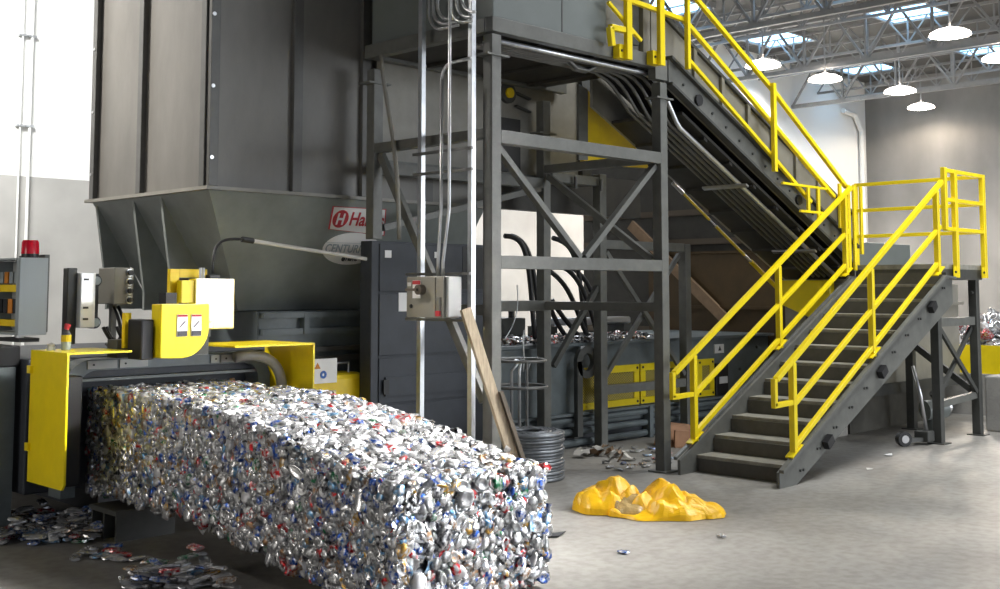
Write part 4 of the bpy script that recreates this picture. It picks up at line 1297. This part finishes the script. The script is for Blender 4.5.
# ------------------------------------------------------------------ wire coil and stand
c0 = Vector((7.165, 6.725, 0))
wc = thing('wire_coil', 'thick coil of grey baling wire standing behind the plank', 'wire coil', c0)
m = MB()
for k in range(15):
    z = .018 + k * .026
    r_ = .29 + R.uniform(-.008, .008)
    m.tube([c0 + Vector((r_ * math.cos(t), r_ * math.sin(t), z)) for t in [2 * math.pi * i / 36 for i in range(37)]], .0155, 6, False)
for k in range(6):
    r_ = .27 - k * .026
    m.tube([c0 + Vector((r_ * math.cos(t), r_ * math.sin(t), .392 + R.uniform(-.01, .006))) for t in [2 * math.pi * i / 36 for i in range(37)]], .015, 6, False)
m.build('windings', 'wire', wc, smooth=True)
m = MB().ring(c0 + Vector((0, 0, .2)), (0, 0, 1), .13, .275, .36, 32); m.build('inner_windings', 'wire', wc)
ws = thing('wire_stand', 'bent tube wire stand with two hoops behind the coil', 'stand', (7.42, 7.1, 0))
c1 = Vector((7.55, 7.20, 0))
for z, r_ in ((.955, .24), (.72, .25)):
    MB().tube([c1 + Vector((r_ * math.cos(t), r_ * math.sin(t), z)) for t in [2 * math.pi * i / 32 for i in range(33)]], .014, 8, False).build('hoop', 'conduit_dk', ws, smooth=True)
for dx in (-.10, -.05, .10):
    MB().tube([c1 + Vector((dx, -.10 + abs(dx), 0)), c1 + Vector((dx, -.10 + abs(dx), .86)), c1 + Vector((dx * .8, -.06, .935)), c1 + Vector((dx * .3, 0.02, .955))], .014, 8).build('upright_tube', 'galv', ws, smooth=True)
MB().tube([c1 + Vector((.24 * math.cos(t), .24 * math.sin(t), .012)) for t in [2 * math.pi * i / 32 for i in range(33)]], .012, 8, False).build('base_hoop', 'conduit_dk', ws)
for t in (0.5, 2.6, 4.2):
    MB().cyl(c1 + Vector((.245 * math.cos(t), .245 * math.sin(t), .012)), c1 + Vector((.245 * math.cos(t), .245 * math.sin(t), .955)), .008, 8).build('spoke', 'conduit_dk', ws)
o = MB().tube(bez(atY(517, 285, 7.3), atY(520, 310, 7.25), atY(515, 325, 7.2), atY(504, 340, 7.2)) , .005, 6).build('loose_wire', 'galv', smooth=True)
tag(o, 'thin bright wire curving down inside the tower above the stand', 'wire')
o = MB().tube(bez(atY(524, 330, 7.3), atY(522, 345, 7.3), atY(525, 355, 7.3), atY(523, 372, 7.3)), .007, 6).build('chain', 'conduit', smooth=True)
tag(o, 'short thin chain dangling inside the tower above the wire stand', 'chain')
# hydraulic hoses inside the tower
H = [((505, 236), (530, 236), (528, 262), (535, 275)), ((511, 236), (530, 240), (535, 262), (540, 285)), ((553, 238), (580, 245), (578, 268), (586, 290)), ((556, 262), (590, 268), (595, 300), (604, 322)),
     ((560, 266), (580, 272), (590, 305), (598, 330)), ((548, 270), (572, 285), (575, 310), (588, 335)), ((552, 300), (560, 315), (570, 325), (580, 340)), ((545, 285), (548, 310), (560, 330), (568, 342))]
hl = ['topmost left', 'second left', 'upper right', 'longest right', 'inner right', 'middle', 'short lower', 'lowest']
for k, q in enumerate(H):
    yy = 7.85 + .06 * (k % 4)
    qq = [atY(u, v, yy) for u, v in q]; qq[3].z = 1.08
    o = MB().tube(bez(*qq), .026, 10).build('hydraulic_hose', 'black', smooth=True)
    tag(o, hl[k] + ' of the black hoses arching down behind the tower onto the baler', 'hose', 'hydraulic hoses on the baler')
vb = thing('valve_block', 'dark hydraulic valve manifold on the baler top behind the tower', 'valve', (8.2, 8.2, 1.05))
MB().box((7.75, 8.25, 1.052), (8.75, 8.6, 1.30)).build('manifold', 'frame_dk', vb, .01)
for k in range(5):
    MB().cyl((7.85 + k * .2, 8.36, 1.301), (7.85 + k * .2, 8.36, 1.45 + .05 * (k % 2)), .035, 12).build('solenoid', 'steel' if k % 2 else 'black', vb)
MB().box((9.1, 8.3, 1.2), (10.6, 8.5, 1.28)).build('cylinder', 'steel', vb, .02)
MB().box((9.1, 8.25, 1.052), (9.25, 8.55, 1.199)).build('cylinder_foot', 'frame_dk', vb)
MB().box((10.4, 8.25, 1.052), (10.55, 8.55, 1.199)).build('cylinder_foot', 'frame_dk', vb)
# feed pipes and beams seen behind
pb_ = MB().bar((7.80, 7.9, 2.60), (10.2, 7.9, 2.60), .12, .42).build('rear_girder', 'belly')  # girder floats free; nothing hangs it from the chute
tag(pb_, 'dark girder running behind the tower just under the chute', 'girder')
# brown plywood push wall beyond the baler
pw = thing('plywood_screen', 'dark brown plywood push wall beyond the baler under the conveyor', 'push wall', (12.3, 8.4, 0))
MB().box((12.72, 7.15, 0), (12.80, 9.65, 2.07)).build('sheet', 'brown', pw)
MB().box((12.69, 7.13, 2.071), (12.83, 9.67, 2.10)).build('cap_rail', 'brown', pw)
MB().box((12.66, 7.15, 1.34), (12.719, 9.65, 1.38)).build('waler', 'brown', pw)
MB().bar((12.65, 9.9, 2.5), (12.65, 8.35, 1.2), .05, .14).build('raker', 'board', pw)
# dark equipment mass behind the conveyor that hides the back wall
eq = thing('sorting_bunker', 'dark brown steel bunker behind the baler between tower and push wall', 'bunker', (12, 11, 0))
MB().box((12.9, 8.0, 0), (13.3, 10.98, 3.5)).build('bunker_wall', 'belly', eq)
for z in (1.0, 2.2, 2.6):
    MB().box((12.84, 8.05, z), (12.899, 10.93, z + .08)).build('waler', 'woodend', eq)
# mustard box near the stair rail
yb_ = thing('tail_guard', 'mustard yellow box guard at the lower end of the conveyor behind the stair rail', 'guard', (11.7, 6.6, 1.3))
MB().prism([(11.66, 6.95, 1.42), (11.66, 6.60, 1.28), (11.66, 6.33, 1.33), (11.66, 6.33, 1.70), (11.66, 6.95, 1.70)], (.105, 0, 0)).build('box', 'yellow', yb_, .01)
MB().box((11.70, 6.60, 0), (11.75, 6.66, 1.30)).build('stand', 'frame_dk', yb_)

# ------------------------------------------------------------------ yellow plastic sheet on the floor
from mathutils import noise


def crumple(name, m_, parent, cx, cy, w, d, h, yaw, seed, n=64, valleys=(), bumps=1.0, fade=None):
    ca, sa = math.cos(yaw), math.sin(yaw)
    vs, fs = [], []
    na = n
    nr = n // 2
    rr = random.Random(seed)
    ph = [(k, rr.uniform(0, 6.28), rr.uniform(.02, .07)) for k in (2, 3, 5, 8)]
    for i in range(nr + 1):
        for k in range(na):
            t = 2 * math.pi * k / na
            q = i / nr
            e = 1 + sum(am * math.sin(f * t + p) for f, p, am in ph)
            sup = 1 / (abs(math.cos(t)) ** 2.6 + abs(math.sin(t)) ** 2.6) ** (1 / 2.6)
            a, b = q * math.cos(t) * sup * e, q * math.sin(t) * sup * e
            x, y = a * w / 2, b * d / 2
            P = Vector((x * 5.5 + seed, y * 5.5, seed * 1.7))
            dd = noise.voronoi(P)[0]
            dd2 = noise.voronoi(P * 2.3)[0]
            crease = min(1, (dd[1] - dd[0]) * 1.5)
            lump = noise.noise(P * .45)
            env = max(0, 1 - q ** 4) ** .55
            z = h * env * (.72 + .35 * lump + bumps * (.38 * crease - .14) + .10 * (dd2[1] - dd2[0]))
            for (va, vr, vd, sl) in valleys:
                z *= 1 - vd * math.exp(-((a - va + sl * b) / vr) ** 2)
            z = max(.004, z) if q < 1 else .004
            o = noise.noise_vector(P * .8) * .035 * min(1, z / .1)
            x += o.x; y += o.y
            vs.append((cx + x * ca - y * sa, cy + x * sa + y * ca, z))
    for i in range(nr):
        for k in range(na):
            fs.append((i * na + k, (i + 1) * na + k, (i + 1) * na + (k + 1) % na, i * na + (k + 1) % na))
    o = MB().add(vs, fs).build(name, m_, parent)
    md = o.modifiers.new('weld', 'WELD'); md.merge_threshold = .0005
    return o


bg = thing('plastic_sheet', 'crumpled yellow plastic sheeting lying on the floor in front of the stairs', 'plastic sheet', (6.7, 5.1, 0))
ang = -math.radians(46)
crumple('left_fold', 'bagY', bg, 6.585, 5.36, .54, .50, .235, ang + .2, 3.3, valleys=((.95, .35, .6, .3),))
crumple('right_fold', 'bagY', bg, 6.70, 4.97, .80, .50, .225, ang - .02, 8.6, valleys=((-.80, .28, .75, .4), (1.1, .5, .5, 0)))
crumple('clear_fold', 'bagclear', bg, 6.53, 5.15, .26, .34, .16, ang + .5, 5.1, 44)
crumple('flat_corner', 'bagY', bg, 6.86, 4.78, .36, .34, .13, ang + .1, 12.4, 44)

# cardboard, pallet jack, valve motor and small debris
cbx = thing('cardboard_box', 'flattened brown cardboard piece on the floor behind the stair foot', 'cardboard', (9.6, 6.8, 0))
MB().prism([(9.42, 7.05, .004), (9.95, 6.72, .004), (10.05, 6.86, .15), (9.6, 7.12, .22)], (.05, .09, .02)).build('flap', 'card', cbx)
MB().prism([(9.55, 6.95, .004), (9.92, 6.72, .004), (9.95, 6.74, .14), (9.6, 6.98, .17)], (-.02, -.03, 0)).build('side', 'card', cbx)
pj = thing('pallet_jack', 'low pallet jack with a bright steel handle parked under the platform', 'pallet jack', (11.5, 5.3, 0))
p = Vector((11.28, 5.34, 0))
MB().cyl(p + Vector((-.02, -.03, .075)), p + Vector((.02, .03, .075)), .075, 18).build('wheel', 'black', pj)
MB().cyl(p + Vector((-.025, -.035, .075)), p + Vector((.025, .035, .075)), .04, 14).build('hub', 'steel', pj)
MB().bar(p + Vector((.0, .0, .06)), (11.60, 5.22, .055), .05, .04).build('fork_arm', 'frame_dk', pj)
MB().box((11.50, 5.18, .03), (11.66, 5.33, .14)).build('pump', 'frame_dk', pj, .01)
MB().tube([(11.60, 5.24, .14), (11.57, 5.28, .5), (11.52, 5.33, .80)], .019, 10).build('handle', 'steel', pj, smooth=True)
gm = thing('gear_motor', 'grey gear motor standing on the floor beside the platform leg', 'motor', (12.0, 5.25, 0))
MB().cyl((12.02, 5.35, .012), (12.02, 5.35, .21), .075, 16).build('base_drum', 'panel', gm)
MB().cyl((11.92, 5.40, .31), (12.14, 5.28, .33), .105, 16).build('gear_case', 'panel', gm, smooth='auto')
MB().cyl((12.10, 5.31, .40), (12.03, 5.35, .50), .05, 12).build('terminal_box', 'frame_dk', gm)
MB().cyl((12.14, 5.28, .33), (12.20, 5.25, .335), .05, 12).build('shaft_end', 'steel', gm)
MB().box((11.93, 5.27, 0), (12.11, 5.43, .011)).build('foot', 'panel', gm)
wb = MB().box((11.35, 6.16, 0), (11.68, 6.5, .27)).build('white_block', 'paper', bevel=.01)
tag(wb, 'pale block on the floor behind the stair stringer', 'block')
for x, y, lab, s, mm in ((9.62, 4.88, 'small pale paper scrap on the floor right of the stair foot', .05, 'paper'), (10.55, 5.15, 'white paper strip lying on the floor under the stairs', .07, 'white'), (5.62, 5.05, 'dark rubber scrap on the floor between bale and yellow sheet', .09, 'black')):
    m = MB(); pts = []
    for i in range(7):
        t = 2 * math.pi * i / 7
        pts.append((x + math.cos(t) * s * R.uniform(.7, 1.3), y + math.sin(t) * s * .5 * R.uniform(.7, 1.3), .002 + R.uniform(0, .012)))
    o = m.prism(pts, (0, 0, .004)).build('floor_scrap', mm)
    tag(o, lab, 'scrap')
gp = MB()
for i in range(16):
    x, y = R.uniform(8.25, 8.75), R.uniform(6.7, 7.2)
    gp.cur = R.choice([0, 1, 2])
    can_strip(gp, Vector((x, y, .03 + R.uniform(0, .05))), Vector((0, 0, 1)), .06, .7)
for v in gp.v: v.z = max(.003, v.z)
tag(gp.build('crumpled_rag', ['paper', 'block', 'board']), 'crumpled grey paper rags on the floor right of the wire coil', 'rag', None, 'stuff')

# ------------------------------------------------------------------ light
w = bpy.data.worlds.new('world'); SC.world = w; w.use_nodes = True
bgn = w.node_tree.nodes['Background']
bgn.inputs['Color'].default_value = (.80, .88, 1.0, 1); bgn.inputs['Strength'].default_value = .42


def area(name, loc, aim, sx, sy, e, col, spread=180):
    d = bpy.data.lights.new(name, 'AREA'); d.shape = 'RECTANGLE'; d.size = sx; d.size_y = sy; d.energy = e; d.color = col; d.spread = math.radians(spread)
    o = bpy.data.objects.new(name, d); COL.objects.link(o); o.location = loc
    o.rotation_euler = (Vector(aim) - Vector(loc)).to_track_quat('-Z', 'Y').to_euler()
    return o


area('door_daylight', (15.5, -11.0, 2.8), (9.0, 5, 1.4), 12, 4.6, 820, (.93, .97, 1.0))
area('skylight_beam', (11.5, 0.0, 7.4), (4.15, 5.5, .8), 1.5, 2.0, 98, (1, .98, .95), 22)
for x, y, z, e in ((14, 13.5, 6.3, 270), (24.5, 12.6, 6.2, 800), (19.5, 8, 6.2, 160), (26, 7, 6.2, 160), (9, 1.5, 7.6, 120)):
    area('hall_fill', (x, y, z), (x, y, 0), 1.4, 2.4, e, (.94, .97, 1.0))  # added overhead fill lights, mostly hung below the trusses
area('back_wall_fill', (3.0, 12.6, 7.5), (5.5, 16.1, 3.4), 3.0, 1.6, 360, (1, 1, .98), 110)  # added wash on the back wall; no clerestory is built
area('hopper_fill', (1.2, 12.2, 7.6), (4.7, 8.9, 3.6), 1.4, 1.4, 60, (1, .95, .88), 40)  # added fill aimed at the hopper's left face, not a roof opening
area('west_fill', (-6.0, 6.5, 2.6), (4, 7.5, 1.4), 3.2, 3.0, 52, (1, .95, .88), 120)  # added low fill from the left; wall_left has no door
area('stair_fill', (11.5, 3.2, 7.6), (10.8, 4.6, 0), 2.4, 2.4, 165, (1, 1, .98), 120)  # added overhead fill for treads, rail tops and floor
area('wall_sun', (25.2, 12.0, 7.6), (25.8, 16.1, 5.0), .8, 1.0, 300, (1, 1, .97), 40)

SC.view_settings.view_transform = 'Standard'
SC.view_settings.look = 'None'
SC.view_settings.exposure = 0.58
SC.view_settings.gamma = 1.0
SC.view_settings.use_curve_mapping = False
SC.cycles.use_denoising = True
